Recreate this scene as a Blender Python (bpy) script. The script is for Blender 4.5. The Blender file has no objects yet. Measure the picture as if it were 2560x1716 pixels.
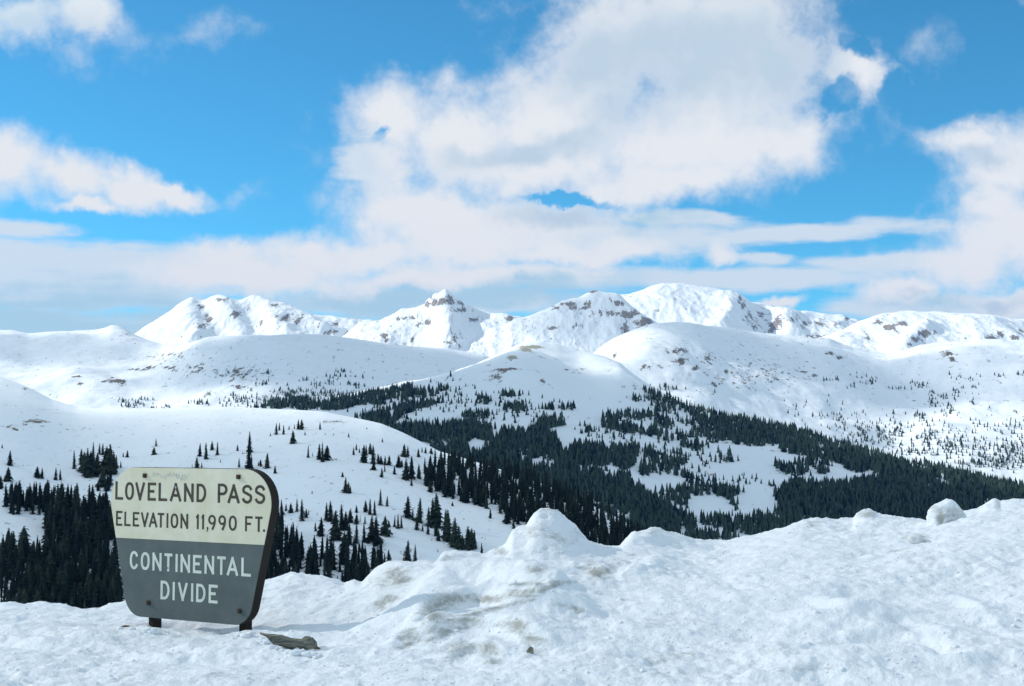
import bpy, math, random
import numpy as np
from mathutils import Vector, Matrix

random.seed(7)
RNG = np.random.default_rng(11)
scene = bpy.context.scene
COL = scene.collection

# ------------------------------------------------------------------ camera
FPX = 2560 * 50 / 36            # focal length in photograph pixels
TH = math.atan(232 / FPX)       # camera looks up a little
EYE = 1.65
ST, CT = math.sin(TH), math.cos(TH)
cam_d = bpy.data.cameras.new('camera')
cam_d.lens = 50
cam_d.sensor_width = 36
cam_d.clip_start = 0.1
cam_d.clip_end = 40000
cam = bpy.data.objects.new('camera', cam_d)
cam.location = (0, 0, EYE)
cam.rotation_euler = (math.pi / 2 + TH, 0, 0)
COL.objects.link(cam)
scene.camera = cam

# ------------------------------------------------------------------ light
SUN_EL, SUN_AZ = math.radians(30), math.radians(-76)   # azimuth from +Y towards +X
SUN = Vector((math.sin(SUN_AZ) * math.cos(SUN_EL), math.cos(SUN_AZ) * math.cos(SUN_EL), math.sin(SUN_EL)))
sun_d = bpy.data.lights.new('sun', 'SUN')
sun_d.energy = 3.6
sun_d.angle = math.radians(0.55)
sun_d.color = (1.0, 0.95, 0.88)
sun = bpy.data.objects.new('sun', sun_d)
sun.rotation_euler = SUN.to_track_quat('Z', 'Y').to_euler()
COL.objects.link(sun)

scene.view_settings.view_transform = 'Standard'
scene.view_settings.look = 'None'
scene.view_settings.exposure = 0.27
scene.view_settings.gamma = 1.0
scene.view_settings.use_curve_mapping = False
scene.render.engine = 'CYCLES'
scene.cycles.use_denoising = True
scene.cycles.max_bounces = 6
scene.cycles.diffuse_bounces = 3
scene.cycles.transparent_max_bounces = 16


def photo_ray(px, py):
    cx, cy = (px - 1280) / FPX, (858 - py) / FPX
    return np.array([cx, CT - cy * ST, ST + cy * CT])


# ---- node helper
class NT:
    def __init__(self, tree):
        self.t = tree
        self.n = tree.nodes
        self.l = tree.links

    def put(self, sock, v):
        if hasattr(v, 'is_linked') or isinstance(v, bpy.types.NodeSocket):
            self.l.new(v, sock)
        elif v is not None:
            sock.default_value = v

    def math(self, op, a, b=None, c=None, clamp=False):
        m = self.n.new('ShaderNodeMath')
        m.operation = op
        m.use_clamp = clamp
        self.put(m.inputs[0], a)
        if b is not None:
            self.put(m.inputs[1], b)
        if c is not None:
            self.put(m.inputs[2], c)
        return m.outputs[0]

    def vmath(self, op, a, b=None, s=None):
        m = self.n.new('ShaderNodeVectorMath')
        m.operation = op
        self.put(m.inputs[0], a)
        if b is not None:
            self.put(m.inputs[1], b)
        if s is not None:
            self.put(m.inputs['Scale'], s)
        return m.outputs['Value'] if op in ('LENGTH', 'DOT_PRODUCT', 'DISTANCE') else m.outputs[0]

    def noise(self, vec, scale, detail=4, rough=0.5, dist=0.0, out='Fac'):
        m = self.n.new('ShaderNodeTexNoise')
        self.put(m.inputs['Vector'], vec)
        m.inputs['Scale'].default_value = scale
        m.inputs['Detail'].default_value = detail
        m.inputs['Roughness'].default_value = rough
        m.inputs['Distortion'].default_value = dist
        return m.outputs[out]

    def smooth(self, v, a, b, lo=0.0, hi=1.0):
        m = self.n.new('ShaderNodeMapRange')
        m.interpolation_type = 'SMOOTHSTEP'
        self.put(m.inputs[0], v)
        m.inputs[1].default_value = a
        m.inputs[2].default_value = b
        m.inputs[3].default_value = lo
        m.inputs[4].default_value = hi
        return m.outputs[0]

    def mix(self, f, a, b):
        m = self.n.new('ShaderNodeMix')
        m.data_type = 'RGBA'
        self.put(m.inputs[0], f)
        self.put(m.inputs[6], a)
        self.put(m.inputs[7], b)
        return m.outputs[2]


def rgb(r, g, b):
    return (r, g, b, 1.0)


# ------------------------------------------------------------------ sky
world = bpy.data.worlds.new('World')
scene.world = world
world.use_nodes = True
wt = world.node_tree
wt.nodes.clear()
W = NT(wt)
sky = wt.nodes.new('ShaderNodeTexSky')
sky.sky_type = 'NISHITA'
sky.sun_disc = False
sky.sun_elevation = SUN_EL
sky.sun_rotation = SUN_AZ
sky.altitude = 3600
sky.air_density = 1.0
sky.dust_density = 0.9
sky.ozone_density = 3.0
hsv = wt.nodes.new('ShaderNodeHueSaturation')
hsv.inputs['Saturation'].default_value = 1.06
wt.links.new(sky.outputs[0], hsv.inputs['Color'])
tint = wt.nodes.new('ShaderNodeMix')
tint.data_type = 'RGBA'
tint.blend_type = 'MULTIPLY'
tint.inputs[0].default_value = 1.0
wt.links.new(hsv.outputs[0], tint.inputs[6])
SKY_TINT = (0.45, 1.10, 1.08)
tint.inputs[7].default_value = rgb(*SKY_TINT)
bg_sky = wt.nodes.new('ShaderNodeBackground')
bg_sky.inputs['Strength'].default_value = 0.13
wt.links.new(tint.outputs[2], bg_sky.inputs['Color'])

tc = wt.nodes.new('ShaderNodeTexCoord')
DIR = tc.outputs['Generated']
sx = wt.nodes.new('ShaderNodeSeparateXYZ')
wt.links.new(DIR, sx.inputs[0])
AZ = W.math('ARCTAN2', sx.outputs[0], sx.outputs[1])
EL = W.math('ARCSINE', sx.outputs[2])
cmb = wt.nodes.new('ShaderNodeCombineXYZ')
W.put(cmb.inputs[0], AZ)
W.put(cmb.inputs[1], EL)
P0 = cmb.outputs[0]
warp_a = W.vmath('SCALE', W.vmath('SUBTRACT', W.noise(DIR, 16, 5, 0.55, out='Color'), (0.5, 0.5, 0.5)), s=0.046)
warp_b = W.vmath('SCALE', W.vmath('SUBTRACT', W.noise(DIR, 70, 5, 0.6, out='Color'), (0.5, 0.5, 0.5)), s=0.013)
P1 = W.vmath('ADD', W.vmath('ADD', P0, warp_a), warp_b)
P2 = W.vmath('ADD', P0, W.vmath('MULTIPLY', warp_a, (1.6, 0.35, 0)))


def blob_field(P, blobs, k):
    """smooth union of elliptic cloud lumps given in sky directions; 1 in a lump's middle, 0 at its rim"""
    acc = None
    for (px, py, rx, ry, rot) in blobs:
        d = photo_ray(px, py)
        d = d / np.linalg.norm(d)
        mp = wt.nodes.new('ShaderNodeMapping')
        mp.vector_type = 'TEXTURE'
        wt.links.new(P, mp.inputs[0])
        mp.inputs['Location'].default_value = (math.atan2(d[0], d[1]), math.asin(d[2]), 0)
        mp.inputs['Rotation'].default_value = (0, 0, math.radians(rot))
        mp.inputs['Scale'].default_value = (rx / FPX, ry / FPX, 1)
        ln = W.vmath('LENGTH', mp.outputs[0])
        acc = ln if acc is None else W.math('SMOOTH_MIN', acc, ln, k)
    return W.math('SUBTRACT', 1.0, acc)


CUMULUS = [(1010, 520, 200, 120, 0), (930, 620, 260, 70, 0), (1100, 690, 420, 30, 0), (985, 320, 150, 125, 0), (1150, 345, 200, 150, 0), (1400, 280, 260, 190, 0), (1520, 110, 230, 180, 20), (1750, 70, 330, 190, 0),
           (1850, 190, 250, 220, 0), (1720, 340, 400, 150, 0), (1980, 320, 150, 95, 0), (2150, 185, 130, 75, -35), (1320, 420, 400, 105, 0),
           (1680, 445, 330, 70, 8), (1080, 560, 260, 110, 0), (1170, 620, 330, 90, 0), (1330, 560, 260, 55, 0), (1560, 640, 170, 50, 0),
           (1790, 630, 60, 34, 0), (1400, 650, 330, 45, 0), (780, 635, 190, 58, 0), (560, 640, 110, 58, 0), (640, 690, 330, 45, 0),
           (2440, 350, 140, 52, -4), (2540, 400, 170, 95, 10), (2480, 500, 110, 70, 0), (2540, 590, 220, 130, 0), (2430, 660, 170, 75, 0),
           (2250, 725, 120, 38, 0), (2560, 740, 180, 40, 0), (1950, 762, 60, 22, 0),
           (-20, 420, 170, 115, 0), (150, 440, 170, 70, -6), (290, 470, 160, 52, -8), (420, 482, 105, 30, -6), (200, 512, 110, 22, 0),
           (70, 50, 150, 75, 0), (200, 40, 95, 85, 0)]
VEIL = [(930, 410, 120, 90, 0), (250, 815, 330, 50, 0), (1880, 700, 500, 40, 0), (80, 800, 420, 55, 0), (2500, 800, 300, 40, 0), (250, 670, 760, 82, 0), (150, 730, 520, 75, 0), (60, 575, 140, 26, 0), (1060, 755, 640, 55, 0), (1990, 580, 420, 30, 1), (1720, 545, 220, 26, -3),
        (2230, 655, 260, 30, 0), (2330, 770, 340, 45, 0), (1500, 600, 500, 60, 0), (1900, 645, 120, 22, 0), (1250, 700, 500, 45, 0)]
WISP = [(630, 492, 110, 35, 5), (1230, 25, 170, 70, -10), (510, 92, 160, 50, 10), (190, 150, 130, 60, -20), (2200, 290, 70, 110, 10), (300, 95, 120, 90, -30),
        (2320, 110, 80, 110, -40), (860, 400, 180, 90, 25), (2160, 200, 170, 130, -30), (2060, 120, 160, 100, 20), (900, 340, 130, 120, 0), (2330, 380, 120, 60, 0), (1650, 560, 300, 60, 0), (920, 530, 160, 60, 0), (1250, 120, 160, 110, 30), (2200, 640, 180, 60, 0)]
HOLES = [(1430, 506, 125, 17, 0), (950, 352, 40, 18, 25), (2150, 130, 60, 30, -40), (2240, 240, 40, 60, 0), (2110, 235, 60, 40, 40)]

f_c = blob_field(P1, CUMULUS, 0.35)
f_h = blob_field(P1, HOLES, 0.2)
f_v = blob_field(P2, VEIL, 0.35)
# sky beyond the photograph's frame goes on with the same broken cloud
far = W.vmath('LENGTH', W.vmath('MULTIPLY', P0, (1 / 0.36, 1 / 0.31, 0)))
outside = W.smooth(far, 1.08, 1.45)
gen = W.math('MULTIPLY', W.math('SUBTRACT', W.noise(DIR, 3.2, 6, 0.55), 0.40), 5.0)
gen = W.math('SUBTRACT', gen, W.math('MULTIPLY', W.math('SUBTRACT', 1.0, outside), 4.0))
f_c = W.math('SUBTRACT', f_c, W.math('MULTIPLY', W.math('MAXIMUM', W.math('ADD', f_h, 0.1), 0.0), 0.9))
f_c = W.math('MAXIMUM', f_c, gen)
rag = W.math('SUBTRACT', W.noise(DIR, 42, 9, 0.62), 0.5)
rag2 = W.math('SUBTRACT', W.noise(DIR, 14, 6, 0.6), 0.5)
f_c = W.math('ADD', f_c, W.math('ADD', W.math('MULTIPLY', rag, 1.15), W.math('MULTIPLY', rag2, 0.8)))
a_c = W.smooth(f_c, -0.24, 0.74)
f_w = blob_field(P1, WISP, 0.2)
a_w = W.math('MULTIPLY', W.smooth(W.math('ADD', W.math('MULTIPLY', f_w, 0.75), W.math('ADD', W.math('MULTIPLY', rag, 1.9), W.math('MULTIPLY', rag2, 1.2))), 0.15, 1.35), 0.46)
a_c = W.math('MAXIMUM', a_c, a_w)
sv = W.vmath('MULTIPLY', DIR, (1, 1, 7))
streak = W.math('SUBTRACT', W.noise(sv, 16, 7, 0.6), 0.5)
f_v = W.math('ADD', f_v, W.math('ADD', W.math('MULTIPLY', streak, 0.9), W.math('MULTIPLY', rag, 0.3)))
a_v = W.math('MULTIPLY', W.smooth(f_v, -0.05, 0.55), 0.88)

# thicker cloud seen from below is greyer; sunlit lobes are near white
GREY = [(1720, 150, 380, 150, 0), (1960, 170, 190, 110, 0), (1480, 150, 150, 110, 30), (1330, 370, 240, 50, 10), (1560, 270, 150, 80, 0), (60, 80, 170, 70, 0), (2440, 390, 120, 30, 0),
        (60, 800, 420, 80, 0), (1480, 545, 230, 40, 0), (2420, 745, 190, 22, 0), (1100, 745, 420, 40, 0)]
f_g = blob_field(P1, GREY, 0.35)
g_amt = W.smooth(W.math('ADD', W.math('ADD', f_g, W.math('MULTIPLY', rag2, 1.3)), W.math('MULTIPLY', rag, 0.8)), -0.25, 0.75)
edge = W.smooth(f_c, 0.25, 0.7)
g_amt = W.math('MULTIPLY', g_amt, edge)
col_c = W.mix(g_amt, rgb(0.715, 0.735, 0.755), rgb(0.46, 0.565, 0.66))
# overhead, away from the horizon, the cloud bases are the blue grey of the cloud at the top of the view
col_c = W.mix(W.math('MULTIPLY', outside, 0.75), col_c, rgb(0.52, 0.675, 0.775))
v_amt = W.smooth(W.math('ADD', W.math('MULTIPLY', streak, 2.0), f_g), -0.6, 0.6)
col_v = W.mix(v_amt, rgb(0.63, 0.69, 0.735), rgb(0.42, 0.57, 0.66))
bg_c = wt.nodes.new('ShaderNodeBackground')
wt.links.new(col_c, bg_c.inputs['Color'])
bg_v = wt.nodes.new('ShaderNodeBackground')
wt.links.new(col_v, bg_v.inputs['Color'])
mx1 = wt.nodes.new('ShaderNodeMixShader')
wt.links.new(a_v, mx1.inputs[0])
wt.links.new(bg_sky.outputs[0], mx1.inputs[1])
wt.links.new(bg_v.outputs[0], mx1.inputs[2])
mx2 = wt.nodes.new('ShaderNodeMixShader')
wt.links.new(a_c, mx2.inputs[0])
wt.links.new(mx1.outputs[0], mx2.inputs[1])
wt.links.new(bg_c.outputs[0], mx2.inputs[2])
wo = wt.nodes.new('ShaderNodeOutputWorld')
wt.links.new(mx2.outputs[0], wo.inputs['Surface'])


# ------------------------------------------------------------------ helpers: meshes, noise
def tag(o, label=None, cat=None, group=None, kind=None):
    if label:
        o['label'] = label
    if cat:
        o['category'] = cat
    if group:
        o['group'] = group
    if kind:
        o['kind'] = kind
    return o


def mesh_np(name, co, quads=None, tris=None, smooth=True, attrs=None):
    me = bpy.data.meshes.new(name)
    co = np.asarray(co, dtype=np.float32)
    nq = 0 if quads is None else len(quads)
    ntr = 0 if tris is None else len(tris)
    loops = []
    if nq:
        loops.append(np.asarray(quads, dtype=np.int32).ravel())
    if ntr:
        loops.append(np.asarray(tris, dtype=np.int32).ravel())
    loops = np.concatenate(loops)
    me.vertices.add(len(co))
    me.vertices.foreach_set('co', co.ravel())
    me.loops.add(len(loops))
    me.loops.foreach_set('vertex_index', loops)
    me.polygons.add(nq + ntr)
    starts = np.concatenate([np.arange(nq) * 4, nq * 4 + np.arange(ntr) * 3]).astype(np.int32)
    me.polygons.foreach_set('loop_start', starts)
    me.polygons.foreach_set('use_smooth', np.full(nq + ntr, smooth, dtype=bool))
    me.update(calc_edges=True)
    me.validate()
    for k, v in (attrs or {}).items():
        a = me.attributes.new(k, 'FLOAT', 'POINT')
        a.data.foreach_set('value', np.asarray(v, dtype=np.float32).ravel())
    return me


def link(name, me, mat=None, parent=None):
    o = bpy.data.objects.new(name, me)
    COL.objects.link(o)
    if mat is not None and not me.materials:
        me.materials.append(mat)
    if parent is not None:
        o.parent = parent
    return o


def empty(name, loc, rz=0.0):
    o = bpy.data.objects.new(name, None)
    o.empty_display_size = 0.3
    o.location = loc
    o.rotation_euler = (0, 0, rz)
    COL.objects.link(o)
    return o


def _hash(ix, iy, seed):
    h = (ix.astype(np.int64) * 374761393 + iy.astype(np.int64) * 668265263 + seed * 974711) & 0xFFFFFFFF
    h = ((h ^ (h >> 13)) * 1274126177) & 0xFFFFFFFF
    h = h ^ (h >> 16)
    return h.astype(np.float64) / 4294967296.0


def perlin(x, y, seed=0):
    ix, iy = np.floor(x), np.floor(y)
    fx, fy = x - ix, y - iy
    u = fx * fx * fx * (fx * (fx * 6 - 15) + 10)
    v = fy * fy * fy * (fy * (fy * 6 - 15) + 10)

    def g(dx, dy):
        a = _hash(ix + dx, iy + dy, seed) * 2 * np.pi
        return np.cos(a) * (fx - dx) + np.sin(a) * (fy - dy)
    n0 = g(0, 0) * (1 - u) + g(1, 0) * u
    n1 = g(0, 1) * (1 - u) + g(1, 1) * u
    return (n0 * (1 - v) + n1 * v) * 1.5


def fbm(x, y, oct=4, seed=0, gain=0.5, ridge=False, billow=False):
    s, a, f, t = 0, 1.0, 1.0, 0
    for i in range(oct):
        n = perlin(x * f, y * f, seed + i * 17)
        if ridge:
            n = 1 - 2 * np.abs(n)
        if billow:
            n = 2 * np.abs(n) - 0.6
        s = s + a * n
        t += a
        a *= gain
        f *= 2.03
    return s / t


def pchip_cols(Y, Z, T):
    """monotone cubic through (Y[:,k], Z[:,k]) per column, sampled at T[:,m]"""
    h = np.diff(Y, axis=1)
    d = np.diff(Z, axis=1) / h
    m = np.zeros_like(Z)
    w1 = 2 * h[:, 1:] + h[:, :-1]
    w2 = h[:, 1:] + 2 * h[:, :-1]
    ok = d[:, 1:] * d[:, :-1] > 0
    with np.errstate(divide='ignore', invalid='ignore'):
        hm = (w1 + w2) / (w1 / d[:, :-1] + w2 / d[:, 1:])
    m[:, 1:-1] = np.where(ok, hm, 0)
    m[:, 0], m[:, -1] = d[:, 0], d[:, -1]
    out = np.empty_like(T)
    n, k = Y.shape
    idx = np.zeros(T.shape, dtype=int)
    for j in range(1, k - 1):
        idx += T >= Y[:, j:j + 1]
    r = np.arange(n)[:, None]
    y0, hh = Y[r, idx], h[r, idx]
    t = np.clip((T - y0) / hh, 0, 1)
    t2, t3 = t * t, t * t * t
    out = (2 * t3 - 3 * t2 + 1) * Z[r, idx] + (t3 - 2 * t2 + t) * hh * m[r, idx] + (-2 * t3 + 3 * t2) * Z[r, idx + 1] + (t3 - t2) * hh * m[r, idx + 1]
    return out


def interp(pts, x):
    p = np.array(pts, dtype=float)
    return np.interp(x, p[:, 0], p[:, 1])


def px_of(a, py):
    cy = (858 - py) / FPX
    return 1280 + FPX * a * (CT - cy * ST)


def v_of(py):
    cy = (858 - py) / FPX
    return (ST + cy * CT) / (CT - cy * ST)


def py_of(v):
    # inverse of v_of
    cy = (v * CT - ST) / (CT + v * ST)
    return 858 - cy * FPX


def gsm(v, sig):
    r = int(sig * 3) + 1
    k = np.exp(-0.5 * (np.arange(-r, r + 1) / sig) ** 2)
    k /= k.sum()
    return np.convolve(np.pad(v, r, mode='edge'), k, mode='valid')


class Layer:
    """One ridge of terrain: a height field through crest, foot and back lines surveyed from the photograph."""

    def __init__(self, rows, segs, a0, a1, ncol, crest=None, smooth_rows=True, depth=0.3):
        self.a = np.linspace(a0, a1, ncol)
        n = ncol
        Ys, Zs = [], []
        for r in rows:
            if r[0] == 'px':
                py = np.full(n, 1000.0)
                for _ in range(4):
                    px = px_of(self.a, py)
                    py = interp(r[1], px)
                Y = np.full(n, float(r[2])) if not isinstance(r[2], list) else interp(r[2], px)
                spc = FPX * (self.a[1] - self.a[0])
                Y = gsm(Y, 45 / spc)
                if crest is not None and len(Ys) == crest:
                    base = gsm(py, 55 / spc)
                    self.res = (v_of(gsm(py, 2.5 / spc)) - v_of(base)) * Y
                    py = base
                elif smooth_rows:
                    py = gsm(py, 45 / spc)
                Z = EYE + v_of(py) * Y
            elif r[0] == 'rel':       # relative to an earlier row: dY, dZ
                Y = Ys[r[1]] + r[2]
                Z = Zs[r[1]] + r[3]
            else:                     # ('z', Y, z)
                px = px_of(self.a, np.full(n, 1300.0))
                Y = np.full(n, float(r[1])) if not isinstance(r[1], list) else interp(r[1], px)
                Z = np.full(n, float(r[2])) if not isinstance(r[2], list) else interp(r[2], px)
            Ys.append(Y)
            Zs.append(Z)
        K = np.argsort([y.mean() for y in Ys], kind='stable')
        self.Yk = np.stack([Ys[i] for i in K], 1)
        Zk = np.stack([Zs[i] for i in K], 1)
        T = []
        for j, s in enumerate(segs):
            t = np.linspace(0, 1, s, endpoint=False)
            y0, y1 = self.Yk[:, j:j + 1], self.Yk[:, j + 1:j + 2]
            T.append(y0 + (y1 - y0) * t)
        T.append(self.Yk[:, -1:])
        self.Y = np.concatenate(T, 1)
        self.Z = pchip_cols(self.Yk, Zk, self.Y)
        self.X = self.a[:, None] * self.Y
        if crest is not None:               # skyline detail fades out down both sides of the crest
            ycr, yft = self.Yk[:, 1:2], self.Yk[:, 0:1]
            sg = (ycr - yft) * depth
            self.Z = self.Z + self.res[:, None] * np.exp(-((self.Y - ycr) / sg) ** 2)
        self.ysmooth = Ys

    def photo(self):
        v = (self.Z - EYE) / self.Y
        py = py_of(v)
        return px_of(self.a[:, None], py), py

    def find(self, px, py):
        """where the view ray through a photograph pixel meets this ridge"""
        d = photo_ray(px, py)
        a, v = d[0] / d[1], d[2] / d[1]
        j = (a - self.a[0]) / (self.a[1] - self.a[0])
        j0 = int(np.clip(math.floor(j), 0, len(self.a) - 2))
        f = min(max(j - j0, 0), 1)
        ys = self.Y[j0] * (1 - f) + self.Y[j0 + 1] * f
        zs = self.Z[j0] * (1 - f) + self.Z[j0 + 1] * f
        vv = (zs - EYE) / ys
        hit = np.nonzero(vv >= v)[0]
        if len(hit) == 0:
            i = int(np.argmax(vv))
            return Vector((a * ys[i], ys[i], zs[i]))
        i = int(hit[0])
        if i == 0:
            return Vector((a * ys[0], ys[0], zs[0]))
        t = (v - vv[i - 1]) / (vv[i] - vv[i - 1] + 1e-12)
        y = ys[i - 1] + (ys[i] - ys[i - 1]) * t
        return Vector((a * y, y, zs[i - 1] + (zs[i] - zs[i - 1]) * t))

    def feature(self, line, width, height, flat=0.0):
        """raise or lower the ground along a line of photo points (a rib, a gully, a hump)"""
        P = [self.find(*p) for p in line]
        if len(P) == 1:
            d = np.hypot(self.X - P[0].x, self.Y - P[0].y)
        else:
            d = np.full(self.X.shape, 1e9)
            for p, q in zip(P, P[1:]):
                ux, uy = q.x - p.x, q.y - p.y
                L2 = ux * ux + uy * uy + 1e-9
                t = np.clip(((self.X - p.x) * ux + (self.Y - p.y) * uy) / L2, 0, 1)
                d = np.minimum(d, np.hypot(self.X - p.x - t * ux, self.Y - p.y - t * uy))
        self.Z = self.Z + height * np.exp(-(d / width) ** 2)

    def paint(self, spots):
        px, py = self.photo()
        out = np.zeros_like(px)
        for s in spots:
            w = s[4] if len(s) > 4 else 1.0
            r = ((px - s[0]) / s[2]) ** 2 + ((py - s[1]) / s[3]) ** 2
            out = np.maximum(out, w * np.exp(-r * 0.7))
        return out

    def build(self, name, mat, attrs=None):
        n, m = self.X.shape
        co = np.stack([self.X, self.Y, self.Z], -1).reshape(-1, 3)
        i = np.arange(n - 1)[:, None] * m + np.arange(m - 1)[None, :]
        quads = np.stack([i, i + m, i + m + 1, i + 1], -1).reshape(-1, 4)
        return link(name, mesh_np(name, co, quads=quads, attrs=attrs), mat)


# ------------------------------------------------------------------ materials
def new_mat(name):
    m = bpy.data.materials.new(name)
    m.use_nodes = True
    nt = m.node_tree
    b = nt.nodes['Principled BSDF']
    return m, NT(nt), b


def snow_rock_mat(name, nscale, rock_a, rock_b, grass=(0.30, 0.27, 0.16), stretch=(1, 1, 1), bump=0.0, bscale=0.05, speck=0.0):
    m, N, b = new_mat(name)
    g = N.n.new('ShaderNodeNewGeometry')
    pos = N.vmath('MULTIPLY', g.outputs['Position'], stretch)
    at = N.n.new('ShaderNodeAttribute')
    at.attribute_name = 'rock'
    ag = N.n.new('ShaderNodeAttribute')
    ag.attribute_name = 'grass'
    n1 = N.noise(pos, nscale, 8, 0.68)
    n2 = N.noise(pos, nscale * 4.3, 4, 0.6)
    base = N.math('ADD', N.math('MULTIPLY', n1, 0.75), N.math('MULTIPLY', n2, 0.25))
    s = N.math('ADD', base, N.math('MULTIPLY', at.outputs['Fac'], 0.175))
    rf = N.smooth(s, 0.60 - speck, 0.66 - speck)
    gf = N.smooth(N.math('ADD', base, N.math('MULTIPLY', ag.outputs['Fac'], 0.25)), 0.58, 0.68)
    rc = N.mix(N.noise(pos, nscale * 2, 3, 0.6), rgb(*rock_a), rgb(*rock_b))
    sn = N.mix(N.noise(pos, nscale * 0.3, 3, 0.5), rgb(0.82, 0.865, 0.905), rgb(0.86, 0.89, 0.915))
    c = N.mix(rf, sn, rc)
    c = N.mix(N.math('MULTIPLY', gf, 0.85), c, rgb(*grass))
    N.l.new(c, b.inputs['Base Color'])
    b.inputs['Roughness'].default_value = 0.75
    b.inputs['Specular IOR Level'].default_value = 0.2
    if bump:
        bp = N.n.new('ShaderNodeBump')
        bp.inputs['Strength'].default_value = 1.0
        bp.inputs['Distance'].default_value = bump
        N.put(bp.inputs['Height'], N.math('ADD', N.noise(pos, bscale, 6, 0.6), N.math('MULTIPLY', rf, 0.5)))
        N.l.new(bp.outputs[0], b.inputs['Normal'])
    return m


M_far = snow_rock_mat('snowy_alpine_rock', 0.055, (0.16, 0.15, 0.15), (0.33, 0.29, 0.26), stretch=(1, 0.22, 0.42), bump=5.0, bscale=0.02)
M_mid = snow_rock_mat('snowy_tundra', 0.085, (0.07, 0.07, 0.065), (0.20, 0.17, 0.13), stretch=(1, 0.4, 1), bump=2.0, bscale=0.02)
M_dome = snow_rock_mat('snowy_dome', 0.05, (0.12, 0.08, 0.08), (0.22, 0.15, 0.13), stretch=(0.8, 0.3, 1), bump=1.0, bscale=0.03)
M_near = snow_rock_mat('snowy_hillside', 0.42, (0.08, 0.07, 0.05), (0.2, 0.16, 0.1), stretch=(1, 0.5, 1), bump=0.5, bscale=0.08)


def bank_mat():
    m, N, b = new_mat('ploughed_snow')
    g = N.n.new('ShaderNodeNewGeometry')
    pos = g.outputs['Position']
    at = N.n.new('ShaderNodeAttribute')
    at.attribute_name = 'dirt'
    n1 = N.noise(N.vmath('MULTIPLY', pos, (0.65, 0.65, 2.4)), 3.2, 7, 0.68, 0.8)
    n2 = N.noise(pos, 26, 4, 0.6)
    base = N.math('ADD', N.math('MULTIPLY', n1, 0.7), N.math('MULTIPLY', n2, 0.3))
    s = N.math('ADD', base, N.math('MULTIPLY', at.outputs['Fac'], 0.27))
    df = N.smooth(s, 0.56, 0.86)
    # small grit
    vor = N.n.new('ShaderNodeTexVoronoi')
    N.put(vor.inputs['Vector'], pos)
    vor.inputs['Scale'].default_value = 22
    grit = N.math('MULTIPLY', N.smooth(vor.outputs['Distance'], 0.11, 0.04), N.smooth(N.noise(pos, 0.9, 4, 0.6), 0.60, 0.75))
    sn = N.mix(N.noise(pos, 1.6, 5, 0.6), rgb(0.79, 0.84, 0.88), rgb(0.88, 0.90, 0.92))
    dirt = N.mix(n2, rgb(0.20, 0.20, 0.165), rgb(0.35, 0.355, 0.315))
    c = N.mix(N.math('MULTIPLY', df, 0.85), sn, dirt)
    c = N.mix(N.math('MULTIPLY', grit, 0.18), c, rgb(0.25, 0.23, 0.18))
    N.l.new(c, b.inputs['Base Color'])
    b.inputs['Roughness'].default_value = 0.6
    b.inputs['Specular IOR Level'].default_value = 0.25
    bp = N.n.new('ShaderNodeBump')
    bp.inputs['Strength'].default_value = 0.8
    bp.inputs['Distance'].default_value = 0.030
    h = N.math('ADD', N.math('MULTIPLY', N.noise(pos, 9, 6, 0.66), 1.0), N.math('MULTIPLY', N.noise(pos, 42, 4, 0.6), 0.35))
    N.put(bp.inputs['Height'], h)
    N.l.new(bp.outputs[0], b.inputs['Normal'])
    return m


M_bank = bank_mat()


def foliage_mat(name, c0, c1, scale):
    m, N, b = new_mat(name)
    at = N.n.new('ShaderNodeAttribute')
    at.attribute_name = 'tone'
    g = N.n.new('ShaderNodeNewGeometry')
    oi = N.n.new('ShaderNodeObjectInfo')
    n = N.noise(g.outputs['Position'], scale, 3, 0.6)
    f = N.math('ADD', n, N.math('MULTIPLY', N.math('ADD', N.math('SUBTRACT', oi.outputs['Random'], 0.5), at.outputs['Fac']), 0.55), clamp=True)
    N.l.new(N.mix(N.smooth(f, 0.3, 0.7), rgb(*c0), rgb(*c1)), b.inputs['Base Color'])
    b.inputs['Roughness'].default_value = 0.8
    b.inputs['Specular IOR Level'].default_value = 0.1
    return m


M_spruce = foliage_mat('spruce_needles', (0.008, 0.016, 0.015), (0.032, 0.048, 0.034), 0.6)
M_forest = foliage_mat('forest_needles', (0.006, 0.016, 0.022), (0.058, 0.092, 0.066), 0.3)


def plain_mat(name, c, c2=None, rough=0.7, scale=20, spec=0.3, bump=0.0, stretch=(1, 1, 1), metal=0.0):
    m, N, b = new_mat(name)
    tcn = N.n.new('ShaderNodeTexCoord')
    p = N.vmath('MULTIPLY', tcn.outputs['Object'], stretch)
    n = N.noise(p, scale, 6, 0.65)
    c2 = c2 or tuple(x * 0.8 for x in c)
    N.l.new(N.mix(N.smooth(n, 0.3, 0.7), rgb(*c), rgb(*c2)), b.inputs['Base Color'])
    b.inputs['Roughness'].default_value = rough
    b.inputs['Specular IOR Level'].default_value = spec
    b.inputs['Metallic'].default_value = metal
    if bump:
        bp = N.n.new('ShaderNodeBump')
        bp.inputs['Strength'].default_value = 1.0
        bp.inputs['Distance'].default_value = bump
        N.put(bp.inputs['Height'], n)
        N.l.new(bp.outputs[0], b.inputs['Normal'])
    return m


M_bark = plain_mat('spruce_bark', (0.05, 0.04, 0.03), scale=3)

# ------------------------------------------------------------------ terrain, far to near
A0, A1 = -0.50, 0.50


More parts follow.
